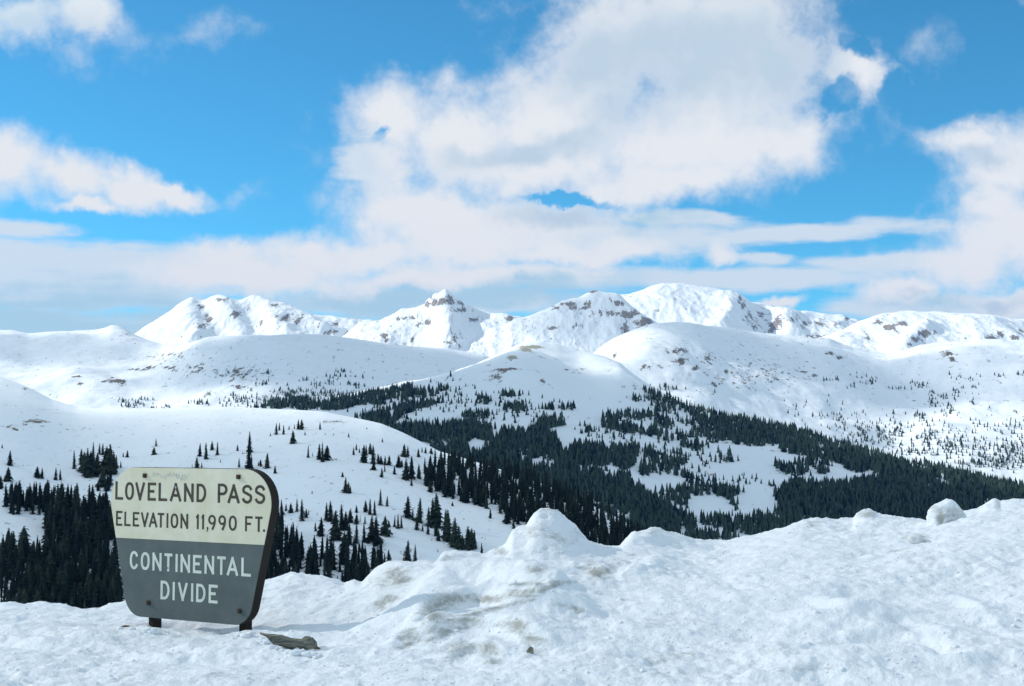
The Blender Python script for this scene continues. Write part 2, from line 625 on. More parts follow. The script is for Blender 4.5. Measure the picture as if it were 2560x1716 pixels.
def ridge_noise(L, wl, amp, oct=4, seed=0, ridge=False, keep=0.3, gain=0.5, sx=1.0, sy=1.0):
    """relief in metres; kept small right at the crest so that the skyline stays"""
    n = fbm(L.X * sx / wl, L.Y * sy / wl, oct, seed, gain, ridge)
    yc = L.crestY[:, None]
    w = keep + (1 - keep) * np.clip(np.abs(L.Y - yc) / (2.0 * wl), 0, 1)
    if ridge:
        n = n - 0.5
    L.Z = L.Z + n * amp * w


def mountain(name, crest, crestY, foot, footY, back, ncol=340, segs=(120, 16), relief=(), feats=(), rocks=(), grass=(), mat=None, a0=A0, a1=A1):
    L = Layer([('px', foot, footY), ('px', crest, crestY), ('rel', 1, back[0], back[1])], segs, a0, a1, ncol, crest=1)
    L.crestY = L.Yk[:, 1]
    for f in feats:
        L.feature(*f)
    for r in relief:
        ridge_noise(L, **r)
    o = L.build(name, mat, {'rock': L.paint(rocks), 'grass': L.paint(grass)})
    o['kind'] = 'structure'
    return L, o


def span(p0, p1):
    return (p0 - 1280) / FPX, (p1 - 1280) / FPX


FARR = (dict(wl=260, amp=19, oct=5, seed=3, ridge=True, keep=0.12, sx=1.3, sy=0.6), dict(wl=95, amp=5.5, oct=5, seed=19, ridge=True, keep=0.3, sx=1.5, sy=0.45), dict(wl=30, amp=1.5, oct=3, seed=9, keep=0.7))
a0, a1 = span(120, 1240)
L_P, o_P = mountain('snowy_peak', [(120, 905), (250, 880), (342, 836), (376, 812), (410, 789), (445, 768), (479, 758), (504, 761), (530, 753), (551, 748), (577, 757), (599, 759), (633, 755), (675, 761), (710, 772), (735, 778), (791, 791), (838, 793), (876, 802), (919, 802), (960, 806), (1060, 850), (1240, 900)],
    5300, [(0, 910), (2560, 910)], 4300, (900, -260), ncol=420, relief=FARR, mat=M_far, a0=a0, a1=a1,
    feats=[([(504, 765), (520, 800), (545, 850)], 45, -16), ([(479, 760), (470, 800), (500, 850)], 60, 22), ([(551, 752), (590, 800), (610, 850)], 50, 22), ([(640, 758), (690, 800), (720, 850)], 60, 26), ([(720, 778), (800, 830)], 60, 26), ([(620, 770), (650, 840)], 50, -15)],
    rocks=[(505, 815, 14, 9), (520, 796, 9, 14), (552, 750, 12, 4, 1.2), (590, 785, 13, 7), (695, 790, 12, 8), (715, 796, 16, 10), (742, 802, 10, 10), (690, 765, 10, 5), (830, 830, 14, 8), (840, 812, 10, 6), (885, 832, 18, 9), (912, 825, 14, 9), (655, 812, 15, 10, .8), (500, 768, 8, 8, .8), (620, 770, 10, 6, .8)])
tag(o_P, 'broad snow covered peak with ribbed face on the left skyline', 'mountain')

a0, a1 = span(1280, 2420)
L_G2, o_G2 = mountain('snowy_peak', [(1280, 850), (1400, 800), (1490, 752), (1540, 740), (1577, 738), (1600, 731), (1625, 719), (1657, 712), (1694, 711), (1744, 719), (1805, 727), (1846, 742), (1863, 756), (1887, 760), (1928, 766), (1961, 778), (2031, 783), (2060, 787), (2113, 791), (2119, 799), (2154, 805), (2300, 840), (2420, 870)],
    5700, [(0, 905), (2560, 905)], 4600, (900, -260), ncol=420, relief=FARR, mat=M_far, a0=a0, a1=a1,
    feats=[([(1850, 750), (1830, 800), (1800, 850)], 60, 30), ([(1960, 780), (1980, 830)], 50, 25), ([(1900, 765), (1925, 840)], 60, -22)],
    rocks=[(1850, 748, 5, 9), (1857, 762, 6, 14), (1935, 815, 18, 11, 1.15), (1925, 826, 10, 7), (1945, 800, 12, 10), (1905, 785, 14, 8, .9), (1985, 800, 15, 7), (2010, 812, 10, 8), (2050, 808, 15, 7), (2090, 812, 12, 7), (2117, 797, 5, 5), (2045, 840, 28, 5), (1875, 790, 15, 18, .8), (1890, 815, 10, 10, .8)])
tag(o_G2, 'highest rounded white summit with a jagged right shoulder on the skyline', 'mountain')

a0, a1 = span(820, 1480)
L_G0, o_G0 = mountain('snowy_peak', [(820, 870), (900, 808), (951, 804), (985, 786), (1003, 774), (1037, 771), (1061, 762), (1071, 746), (1079, 744), (1085, 735), (1095, 741), (1103, 738), (1115, 731), (1126, 740), (1136, 747), (1148, 749), (1160, 762), (1201, 777), (1228, 783), (1269, 788), (1293, 793), (1327, 800), (1480, 880)],
    4800, [(0, 915), (2560, 915)], 4100, (800, -260), ncol=380, relief=FARR, mat=M_far, a0=a0, a1=a1,
    feats=[([(1110, 745), (1125, 800), (1150, 870)], 50, 24), ([(1085, 765), (1040, 830), (1030, 870)], 60, -14), ([(1180, 780), (1180, 870)], 60, -18), ([(1260, 795), (1300, 850)], 40, 18)],
    rocks=[(1068, 758, 8, 8, 1.1), (1080, 748, 5, 8, 1.1), (1108, 754, 22, 8, 1.2), (1098, 757, 10, 8, 1.1), (1128, 750, 9, 10, 1.2), (1153, 758, 9, 7, 1.2), (1085, 760, 8, 7, 1.2), (960, 840, 12, 8), (965, 850, 8, 6), (1045, 805, 5, 16), (1000, 798, 22, 4), (1030, 796, 8, 4), (1065, 805, 13, 10), (1120, 828, 10, 10), (1135, 855, 12, 12), (1150, 775, 18, 6), (1180, 800, 18, 5, .9), (1275, 800, 10, 9), (1290, 812, 12, 8), (1310, 825, 12, 8), (1302, 838, 6, 4), (1030, 850, 6, 8)])
tag(o_G0, 'steep white peak topped by a crown of bare grey rock', 'mountain')

a0, a1 = span(1100, 1820)
L_G1, o_G1 = mountain('snowy_peak', [(1100, 850), (1200, 825), (1269, 800), (1331, 789), (1379, 769), (1406, 752), (1447, 745), (1470, 732), (1481, 726), (1500, 729), (1516, 735), (1550, 747), (1567, 762), (1601, 783), (1652, 815), (1720, 860), (1820, 900)],
    4650, [(0, 915), (2560, 915)], 4000, (800, -260), ncol=340, relief=FARR, mat=M_far, a0=a0, a1=a1,
    feats=[([(1550, 750), (1600, 800), (1640, 850)], 40, 18), ([(1480, 760), (1450, 860)], 90, -24)],
    rocks=[(1481, 728, 13, 4, 1.2), (1430, 760, 30, 5), (1390, 770, 12, 5), (1545, 760, 14, 7, 1.1), (1575, 785, 20, 9, 1.1), (1610, 805, 24, 11, 1.15), (1640, 815, 15, 6, 1.15), (1562, 820, 9, 17, 1.05), (1600, 825, 18, 8, 1.1), (1450, 770, 25, 6, .9), (1510, 785, 40, 8, .85), (1380, 820, 12, 5), (1440, 815, 18, 6, .8)])
tag(o_G1, 'pointed white peak with a dark rocky right flank', 'mountain')

a0, a1 = span(2020, 3000)
L_H, o_H = mountain('snowy_peak', [(2020, 860), (2100, 830), (2154, 803), (2195, 789), (2257, 780), (2339, 783), (2421, 787), (2482, 791), (2523, 799), (2560, 801), (2700, 815), (3000, 840)],
    5000, [(0, 905), (3100, 905)], 4150, (900, -260), ncol=380, relief=FARR, mat=M_far, a0=a0, a1=a1,
    feats=[([(2320, 815), (2280, 850), (2250, 885)], 40, 26), ([(2180, 815), (2200, 880)], 70, -22), ([(2430, 800), (2450, 860)], 50, 16), ([(2500, 805), (2530, 850)], 45, 16)],
    rocks=[(2195, 805, 12, 7), (2225, 822, 18, 8), (2252, 812, 18, 6), (2240, 830, 12, 5), (2170, 845, 6, 8), (2310, 835, 15, 9, 1.15), (2290, 848, 13, 7, 1.1), (2275, 862, 8, 6), (2335, 833, 5, 8), (2480, 845, 18, 5, 1), (2502, 836, 10, 8, .95), (2535, 845, 12, 6, 1), (2550, 830, 8, 8, .9)])
tag(o_H, 'long flat topped snowy mountain at the right edge of the skyline', 'mountain')

MIDR = (dict(wl=420, amp=28, oct=4, seed=21, keep=0.1), dict(wl=110, amp=8, oct=4, seed=31, keep=0.4), dict(wl=22, amp=0.9, oct=3, seed=5, keep=0.6))
L_F, o_F = mountain('snowfield', [(-500, 800), (0, 830), (34, 834), (68, 841), (128, 833), (192, 830), (244, 827), (278, 819), (299, 827), (325, 840), (363, 851), (400, 862), (449, 860), (513, 851), (599, 845), (705, 840), (795, 838), (876, 847), (962, 860), (1037, 866), (1105, 871), (1174, 880), (1208, 885), (1300, 930), (1500, 1010), (2000, 1160), (3000, 1300)],
    [(-500, 3800), (330, 3800), (449, 3400), (700, 3100), (1208, 3200), (1500, 3000), (3000, 2900)], [(-500, 1100), (0, 1085), (1200, 1085), (2000, 1250), (3100, 1400)], 2450, (700, -120), ncol=560, segs=(170, 30), relief=MIDR, mat=M_mid, a1=span(0, 1900)[1],
    feats=[([(260, 850), (330, 900), (470, 960)], 130, -16), ([(299, 830), (320, 860)], 50, 14), ([(190, 940), (225, 965), (240, 985)], 60, 12), ([(30, 860), (100, 905)], 70, -12), ([(500, 870), (420, 930)], 80, 8), ([(800, 900), (900, 905), (1100, 900)], 110, -12)],
    rocks=[(290, 952, 22, 5, 1.1), (310, 958, 10, 7, 1.1), (262, 955, 12, 3), (190, 942, 14, 2.5), (200, 960, 6, 6), (350, 925, 18, 4), (375, 920, 12, 4), (425, 920, 16, 5), (435, 925, 8, 6), (415, 965, 8, 4), (280, 945, 8, 2), (500, 925, 40, 14, .65), (420, 890, 60, 14, .55), (600, 935, 60, 20, .6), (520, 985, 10, 8, .9), (600, 970, 20, 8, .9), (316, 838, 10, 6, .6)])
tag(o_F, 'wide rolling snowfield below the left peaks, speckled with rock and brush', 'snowfield')

L_E, o_E = mountain('snow_basin', [(1000, 1100), (1300, 1000), (1400, 940), (1478, 890), (1498, 871), (1533, 851), (1584, 834), (1635, 820), (1690, 815), (1723, 815), (1846, 830), (1908, 842), (2000, 848), (2072, 852), (2133, 875), (2175, 883), (2216, 887), (2257, 880), (2300, 868), (2400, 860), (2560, 856), (3000, 840)],
    [(1000, 3300), (1478, 3400), (1723, 3500), (1908, 3900), (2133, 4000), (2257, 4000), (2560, 3700), (3000, 3500)], [(1000, 1150), (1500, 1130), (2000, 1220), (2560, 1330), (3000, 1380)], 2250, (600, -140), ncol=560, segs=(190, 30), relief=MIDR, mat=M_mid, a0=span(1200, 0)[0],
    feats=[([(2330, 930), (2300, 1000), (2230, 1090)], 120, -34), ([(2560, 950), (2420, 1020), (2300, 1090)], 120, 22), ([(1800, 860), (2000, 900), (2100, 1000)], 120, -20), ([(2450, 870), (2400, 920)], 80, 14), ([(1950, 960), (2150, 990)], 60, 10), ([(1700, 830), (1600, 930)], 120, 16)],
    rocks=[(1695, 880, 24, 10, .95), (1650, 915, 10, 5), (1615, 918, 14, 5), (1700, 905, 14, 10), (1738, 920, 9, 6), (1770, 895, 20, 15, .7), (1815, 930, 6, 5, 1.1), (1540, 890, 10, 4), (1790, 960, 14, 6, .8), (2035, 835, 10, 4), (2075, 885, 12, 5, 1.1), (2100, 895, 12, 5), (2010, 930, 14, 3.5), (2035, 940, 8, 5), (1905, 900, 10, 4), (2370, 885, 18, 7, 1.05), (2380, 898, 10, 6, 1), (2040, 842, 28, 5, 1), (1900, 940, 120, 30, .5)])
tag(o_E, 'sunlit snow basin below the right peaks, dotted with small conifers', 'snowfield')

DOMR = (dict(wl=260, amp=14, oct=4, seed=41, keep=0.1), dict(wl=60, amp=3.6, oct=4, seed=51, keep=0.5))
L_C, o_C = mountain('forested_spur', [(-600, 1330), (300, 1100), (450, 1055), (560, 1032), (640, 1022), (700, 1012), (804, 999), (903, 982), (1009, 957), (1060, 950), (1132, 936), (1180, 917), (1221, 902), (1276, 880), (1310, 869), (1348, 866), (1392, 871), (1447, 892), (1498, 906), (1550, 923), (1584, 948), (1609, 964), (1650, 984), (1718, 1015), (1817, 1042), (1890, 1052), (1998, 1075), (2112, 1112), (2225, 1144), (2361, 1172), (2474, 1199), (2560, 1215), (3100, 1330)],
    [(-600, 1700), (560, 1900), (1000, 2100), (1350, 2300), (1600, 2200), (2000, 1900), (2560, 1600), (3100, 1500)], [(-600, 1500), (3100, 1480)], 1080, (500, -90), ncol=540, segs=(210, 20), relief=DOMR, mat=M_dome,
    feats=[([(1400, 880), (1450, 940), (1560, 1000)], 70, -14), ([(1330, 880), (1330, 950)], 50, 10), ([(1480, 905), (1600, 975)], 60, 12), ([(1276, 890), (1150, 945)], 60, 8)],
    rocks=[(1215, 930, 28, 2.2, 1.2), (1245, 924, 26, 2.2, 1.2), (1290, 923, 22, 2, 1.1), (1345, 955, 11, 4, 1.1), (1356, 963, 7, 4, 1.1), (1415, 925, 9, 2.5, 1.1), (1428, 933, 7, 2.5, 1.1), (1240, 943, 12, 4, .9), (1280, 900, 30, 6, .4)],
    grass=[(1338, 867, 26, 4, 1.0), (1312, 873, 14, 6, 1.05), (1282, 893, 14, 5, 1.0)])
tag(o_C, 'rounded snowy dome and its long forested spur in the middle distance', 'hill')

NEAR = (dict(wl=120, amp=3.2, oct=4, seed=61, keep=0.15), dict(wl=42, amp=1.0, oct=4, seed=65, keep=0.3, sx=0.6), dict(wl=14, amp=0.35, oct=4, seed=71, keep=0.5, sx=0.5))
L_B, o_B = mountain('near_hill', [(-600, 870), (-200, 912), (0, 943), (60, 964), (128, 998), (192, 1018), (260, 1023), (420, 1025), (550, 1020), (640, 1023), (741, 1028), (808, 1035), (854, 1046), (900, 1057), (955, 1070), (1016, 1095), (1068, 1121), (1099, 1136), (1142, 1147), (1203, 1164), (1313, 1194), (1420, 1240), (1500, 1275), (1560, 1305), (1620, 1350), (1700, 1410), (1900, 1520), (2560, 1760), (3100, 1900)],
    [(-600, 950), (0, 920), (640, 860), (1000, 790), (1313, 700), (1700, 610), (3100, 560)], [(-600, 1600), (1300, 1600), (1700, 1700), (3100, 2100)], 420, (200, -55), ncol=560, segs=(200, 24), relief=NEAR, mat=M_near,
    feats=[([(250, 1060), (330, 1045)], 60, 2.5), ([(0, 1080), (110, 1055)], 40, 3), ([(900, 1330), (1100, 1250)], 40, 3), ([(1000, 1080), (800, 1180)], 60, 2)],
    rocks=[(40, 1074, 9, 3, 1.1), (62, 1062, 8, 3, 1), (90, 1054, 26, 5, .9), (25, 1066, 20, 4, .8), (62, 973, 6, 3, 1.1), (830, 1055, 30, 4, .8), (190, 1073, 30, 2, .6)])
tag(o_B, 'near snowy hillside with scattered spruces and a smooth crest', 'hill')

# ------------------------------------------------------------------ foreground: ploughed snow bank
CREST = [(-500, 1515), (0, 1511), (24, 1506), (48, 1511), (79, 1514), (114, 1508), (138, 1512), (165, 1509), (183, 1519), (213, 1524), (248, 1523), (269, 1512), (300, 1509), (313, 1506), (450, 1490), (600, 1462), (677, 1448), (710, 1438), (726, 1433), (756, 1432), (778, 1438), (811, 1444), (842, 1453), (860, 1459), (885, 1451), (903, 1461), (919, 1443), (937, 1422), (961, 1413), (992, 1409), (1013, 1413), (1035, 1419), (1068, 1412), (1087, 1412), (1108, 1384), (1142, 1380), (1179, 1383), (1206, 1387), (1246, 1375), (1262, 1366), (1281, 1328), (1316, 1312), (1335, 1282), (1350, 1270), (1369, 1267), (1392, 1270), (1416, 1297), (1439, 1316), (1469, 1355), (1485, 1365), (1531, 1365), (1550, 1364), (1570, 1339), (1581, 1326), (1627, 1316), (1646, 1322), (1700, 1339), (1735, 1351), (1781, 1357), (1813, 1355), (1846, 1347), (1908, 1333), (1957, 1320), (1986, 1304), (2010, 1292), (2043, 1291), (2092, 1298), (2133, 1296), (2142, 1282), (2162, 1273), (2179, 1274), (2195, 1284), (2232, 1292), (2290, 1302), (2318, 1306), (2417, 1282), (2445, 1273), (2466, 1259), (2487, 1247), (2499, 1255), (2536, 1247), (2560, 1247), (2800, 1230), (3100, 1220)]
SMOOTHC = [(-500, 1520), (0, 1518), (300, 1516), (640, 1470), (760, 1450), (900, 1455), (1000, 1432), (1100, 1400), (1250, 1380), (1370, 1350), (1480, 1366), (1600, 1345), (1780, 1358), (2000, 1310), (2300, 1300), (2560, 1255), (3100, 1230)]
CY = [(-500, 15.6), (300, 15.4), (760, 14.8), (1000, 14.4), (1370, 15.0), (1780, 17.0), (2100, 17.2), (2560, 16.6), (3100, 16.5)]
MID = [(-500, 1586), (0, 1586), (383, 1582), (612, 1588), (800, 1570), (1000, 1545), (1300, 1500), (1600, 1480), (2000, 1465), (2560, 1440), (3100, 1430)]
G = Layer([('z', 3.0, 0.02), ('z', 6.0, 0.04), ('px', [(-500, 1718), (900, 1722), (2560, 1700), (3100, 1700)], 9.0), ('px', MID, 12.2), ('px', SMOOTHC, CY),
           ('rel', 4, 1.6, -0.7), ('rel', 4, 6.0, -3.4), ('rel', 4, 40.0, -16.0), ('rel', 4, 190.0, -46.0)], (8, 26, 130, 190, 34, 16, 10, 10), -0.56, 0.56, 840)
# crest detail: peaks and notches along the rim, each with its own depth
px, _ = G.photo()
yc = G.Yk[:, 4]
pyd = np.full(len(G.a), 1400.0)
for _ in range(4):
    pxc = px_of(G.a, pyd)
    pyd = interp(CREST, pxc)
res = EYE + v_of(pyd) * yc - (EYE + v_of(interp(SMOOTHC, pxc)) * yc)
dy = (G.Y - yc[:, None])
sig = np.where(dy < 0, 0.75, 0.6)
G.Z = G.Z + res[:, None] * np.exp(-(dy / sig) ** 2)
dirt_px, dirt_py = G.photo()
# plough mounds and ruts
for (line, w, h) in [([(1040, 1560), (1110, 1500), (1230, 1485), (1330, 1500), (1390, 1540)], 0.30, 0.20), ([(1130, 1590), (1250, 1560), (1340, 1600)], 0.34, 0.14),
                     ([(1000, 1440), (1150, 1440), (1300, 1440)], 0.5, 0.10), ([(500, 1640), (760, 1650)], 0.35, 0.06), ([(100, 1580), (280, 1590)], 0.4, 0.07), ([(560, 1600), (640, 1592)], 0.18, 0.05),
                     ([(420, 1566), (500, 1572)], 0.16, -0.10), ([(800, 1612), (850, 1610)], 0.14, -0.08), ([(2250, 1560), (2330, 1600), (2370, 1650)], 0.10, -0.05), ([(2400, 1600), (2480, 1600)], 0.4, 0.05), ([(2080, 1550), (2200, 1540)], 0.3, 0.09),
                     ([(2450, 1470), (2540, 1530)], 0.14, -0.05), ([(2150, 1650), (2300, 1640)], 0.3, 0.08), ([(1950, 1640), (1990, 1660)], 0.25, 0.06), ([(1500, 1460), (1620, 1430), (1660, 1400)], 0.16, 0.06), ([(850, 1530), (960, 1505)], 0.3, 0.08),
                     ([(1700, 1520), (2000, 1490)], 0.5, 0.06), ([(1880, 1590), (1950, 1600)], 0.14, -0.05)]:
    G.feature(line, w, h)
LEDGES = [([(1015, 1590), (1050, 1540), (1090, 1505), (1150, 1485), (1200, 1480)], .10, .10), ([(1075, 1570), (1110, 1545), (1170, 1530), (1230, 1515), (1290, 1500), (1340, 1490)], .09, .09), ([(1080, 1592), (1130, 1567), (1170, 1560), (1220, 1562)], .08, .09), ([(1000, 1612), (1040, 1592), (1062, 1575)], .09, .08),
          ([(1190, 1490), (1260, 1478), (1320, 1482), (1350, 1500)], .09, .07), ([(1280, 1472), (1350, 1467), (1400, 1452), (1440, 1442)], .08, .07), ([(1390, 1498), (1440, 1512), (1462, 1525)], .08, .07), ([(1240, 1560), (1290, 1560), (1330, 1585), (1352, 1615)], .09, .09), ([(1120, 1640), (1200, 1612), (1260, 1630)], .09, .07), ([(940, 1500), (975, 1492), (1005, 1480)], .07, .06), ([(1450, 1410), (1500, 1418), (1545, 1410)], .09, .07),
          ([(2130, 1590), (2200, 1575), (2280, 1580), (2350, 1610)], .10, .07), ([(2380, 1490), (2440, 1520), (2500, 1570)], .08, .05), ([(2050, 1500), (2120, 1520), (2180, 1510)], .10, .06), ([(1600, 1345), (1660, 1335), (1700, 1350)], .10, .05), ([(1900, 1690), (2050, 1670), (2200, 1690)], .12, .06), ([(300, 1620), (420, 1640), (560, 1630)], .12, .05), ([(20, 1600), (120, 1612), (260, 1605)], .12, .06), ([(2400, 1660), (2500, 1640), (2560, 1650)], .12, .08)]
for (line, w, h) in LEDGES:
    w, h = w * 1.15, h * 0.62
    G.feature(line, w, h)
    up = [(a_, b_ + 13) for a_, b_ in line]
    G.feature(up, w * 0.8, -h * 0.6)
wf = np.clip((G.Y - 5) / 3, 0.15, 1) * np.clip((30 - G.Y) / 8, 0.2, 1)
crestw = 0.55 + 0.45 * np.clip(np.abs(dy) / 0.8, 0, 1)
x, y = G.X, G.Y
rough_zone = 0.45 + 0.55 * np.clip(fbm(x / 1.7, y / 1.7, 3, 111) * 1.8 + 0.5, 0, 1)
lump = fbm(x / 1.1, y / 1.1, 4, 81, 0.5) * 0.085 + fbm(x / 0.48, y / 0.48, 4, 91, 0.5, billow=True) * 0.036 * rough_zone + fbm(x / 0.15, y / 0.15, 3, 93, 0.5) * 0.014
clod = np.maximum(fbm(x / 0.16, y / 0.16, 3, 95, 0.5) - 0.12, 0) * 0.03 * rough_zone
crumb = fbm(x / 0.20, y / 0.20, 4, 141, 0.62, ridge=True) - 0.45
nearcrest = np.exp(-(dy / 0.5) ** 2)
G.Z = G.Z + (lump + clod) * wf * crestw + crumb * wf * (0.020 + 0.022 * nearcrest) * (0.4 + 0.6 * rough_zone)
DIRT = [(985, 1435, 40, 24, 1.05), (1000, 1450, 30, 20, 1.05), (960, 1450, 40, 20, .8), (1340, 1320, 45, 18, .8), (1375, 1280, 60, 20, .55), (1380, 1340, 90, 40, .55), (1490, 1430, 40, 22, 1.0), (1475, 1415, 20, 20, .9), (1530, 1412, 35, 14, .75), (1340, 1425, 30, 10, .9),
        (1080, 1535, 40, 26, 1.0), (1130, 1500, 55, 16, .9), (1210, 1500, 60, 12, .9), (1170, 1550, 50, 12, 1.0), (1120, 1575, 30, 10, .95), (1020, 1590, 30, 18, .9), (1290, 1565, 35, 16, 1.0), (1330, 1595, 25, 16, 1.0), (1218, 1620, 26, 20, 1.15), (1235, 1655, 20, 8, 1.0), (1170, 1620, 50, 20, .8), (1310, 1490, 40, 10, .9), (1420, 1515, 25, 8, 1.0), (1300, 1460, 60, 6, .9), (1400, 1455, 50, 6, .9),
        (955, 1515, 12, 14, 1.0), (970, 1495, 20, 10, .85), (860, 1665, 18, 4, 1.0), (2290, 1343, 30, 9, 1.05), (2030, 1310, 20, 10, .7), (1980, 1300, 20, 8, .7), (1120, 1395, 25, 8, .9), (1255, 1380, 20, 8, .9), (2165, 1285, 25, 8, .7), (2350, 1400, 200, 20, .3), (1640, 1330, 40, 12, .6), (1550, 1390, 40, 14, .5), (1900, 1640, 250, 60, .35), (1700, 1660, 250, 50, .4), (300, 1690, 400, 30, .35), (1600, 1560, 200, 30, .35)]
for (line, w, h) in LEDGES[:11]:
    for (p, q) in zip(line, line[1:]):
        m_ = max(2, int(abs(q[0] - p[0]) / 14))
        DIRT += [(p[0] + (q[0] - p[0]) * i / m_, p[1] + (q[1] - p[1]) * i / m_ + 9, 15, 6, .95) for i in range(m_)]
px2, py2 = G.photo()
dirt = np.zeros_like(px2)
for s in DIRT:
    dirt = np.maximum(dirt, s[4] * np.exp(-0.7 * (((px2 - s[0]) / s[2]) ** 2 + ((py2 - s[1]) / s[3]) ** 2)))
dirt *= (G.Y < yc[:, None] + 0.8)
o_G = G.build('snow_bank', M_bank, {'dirt': dirt})
tag(o_G, 'churned roadside snow bank streaked with grey grit in the foreground', 'snow bank', kind='structure')

# the ground far and wide, below everything
mg = bpy.data.meshes.new('ground')
R = 14000
mg.from_pydata([(-R, -3000, -330), (R, -3000, -330), (R, R, -330), (-R, R, -330), (-400, -400, 0), (400, -400, 0), (400, 2.9, 0), (-400, 2.9, 0)], [], [(0, 1, 2, 3), (4, 5, 6, 7)])
link('ground', mg, M_near)['kind'] = 'structure'
bpy.data.objects['ground']['label'] = 'snow covered ground of the pass and the valley floor'


# ------------------------------------------------------------------ unseen clouds added left of the view to cast shade on the pass
def shade_cloud_mat():
    m = bpy.data.materials.new('shade_cloud_vapour')
    m.use_nodes = True
    N = NT(m.node_tree)
    N.n.clear()
    tcn = N.n.new('ShaderNodeTexCoord')
    at = N.n.new('ShaderNodeAttribute')
    at.attribute_type = 'OBJECT'
    at.attribute_name = 'density'
    flat = N.vmath('MULTIPLY', tcn.outputs['Object'], (1, 1, 0))
    r = N.vmath('LENGTH', flat)
    n = N.math('SUBTRACT', N.noise(N.vmath('ADD', flat, tcn.outputs['Object']), 1.6, 5, 0.55), 0.5)
    f = N.smooth(N.math('ADD', N.math('SUBTRACT', 1.0, r), N.math('MULTIPLY', n, 0.9)), 0.0, 0.42)
    al = N.math('MULTIPLY', f, at.outputs['Fac'])
    tr = N.n.new('ShaderNodeBsdfTransparent')
    df = N.n.new('ShaderNodeBsdfDiffuse')
    df.inputs['Color'].default_value = rgb(.92, .93, .95)
    tl = N.n.new('ShaderNodeBsdfTranslucent')
    tl.inputs['Color'].default_value = rgb(.92, .93, .95)
    ms = N.n.new('ShaderNodeMixShader')
    ms.inputs[0].default_value = 0.5
    N.l.new(df.outputs[0], ms.inputs[1])
    N.l.new(tl.outputs[0], ms.inputs[2])
    mm = N.n.new('ShaderNodeMixShader')
    N.put(mm.inputs[0], al)
    N.l.new(tr.outputs[0], mm.inputs[1])
    N.l.new(ms.outputs[0], mm.inputs[2])
    o = N.n.new('ShaderNodeOutputMaterial')
    N.l.new(mm.outputs[0], o.inputs['Surface'])
    return m


M_shade_cloud = shade_cloud_mat()
CLOUD_H = 2600.0


def shade_cloud_over(p, rx, ry, density, seed, rot=0.0):
    """a flat based cumulus placed on the sun's path to a stretch of ground"""
    t = (CLOUD_H - p[2]) / SUN.z
    c = Vector(p) + SUN * t
    import bmesh
    b = bmesh.new()
    bmesh.ops.create_icosphere(b, subdivisions=4, radius=1.0)
    co = np.array([v.co[:] for v in b.verts])
    tr = np.array([[v.index for v in f.verts] for f in b.faces])
    b.free()
    co = co * (1 + 0.25 * fbm(co[:, 0] * 1.7 + co[:, 2], co[:, 1] * 1.7 - co[:, 2], 3, seed))[:, None] * 1.25
    co[:, 2] = np.where(co[:, 2] > 0, co[:, 2] * 0.22, co[:, 2] * 0.05)
    o = link('cloud', mesh_np('cloud', co, tris=tr), M_shade_cloud)
    o.location = c
    o.scale = (rx, ry, (rx + ry) / 2)
    o.rotation_euler = (0, 0, rot)
    o['density'] = density  # opacity chosen for how much sun that ground should get
    tag(o, 'unseen cloud added high to the left to shade the ground', 'cloud', 'added shade clouds left of the view', kind='stuff')


shade_cloud_over((0, 120, 0), 620, 540, 0.31, 1)
shade_cloud_over(L_B.find(150, 1330), 300, 230, 0.45, 2)
shade_cloud_over(L_B.find(900, 1250), 420, 260, 0.22, 12)
shade_cloud_over(L_C.find(1330, 1150), 400, 430, 0.88, 3)
shade_cloud_over(L_C.find(1190, 965), 270, 190, 0.85, 13, 0.2)
shade_cloud_over(L_C.find(1950, 1290), 420, 260, 0.80, 4, -0.55)
shade_cloud_over(L_C.find(850, 1040), 420, 300, 0.75, 5)
shade_cloud_over(L_F.find(960, 930), 400, 330, 0.88, 6)
shade_cloud_over(L_F.find(560, 900), 300, 220, 0.5, 7)
shade_cloud_over(L_E.find(2180, 950), 420, 360, 0.45, 8)
shade_cloud_over(L_E.find(1860, 870), 240, 260, 0.36, 9)
shade_cloud_over(L_F.find(60, 870), 260, 240, 0.40, 10)
shade_cloud_over(L_G1.find(1480, 800), 330, 300, 0.40, 11)

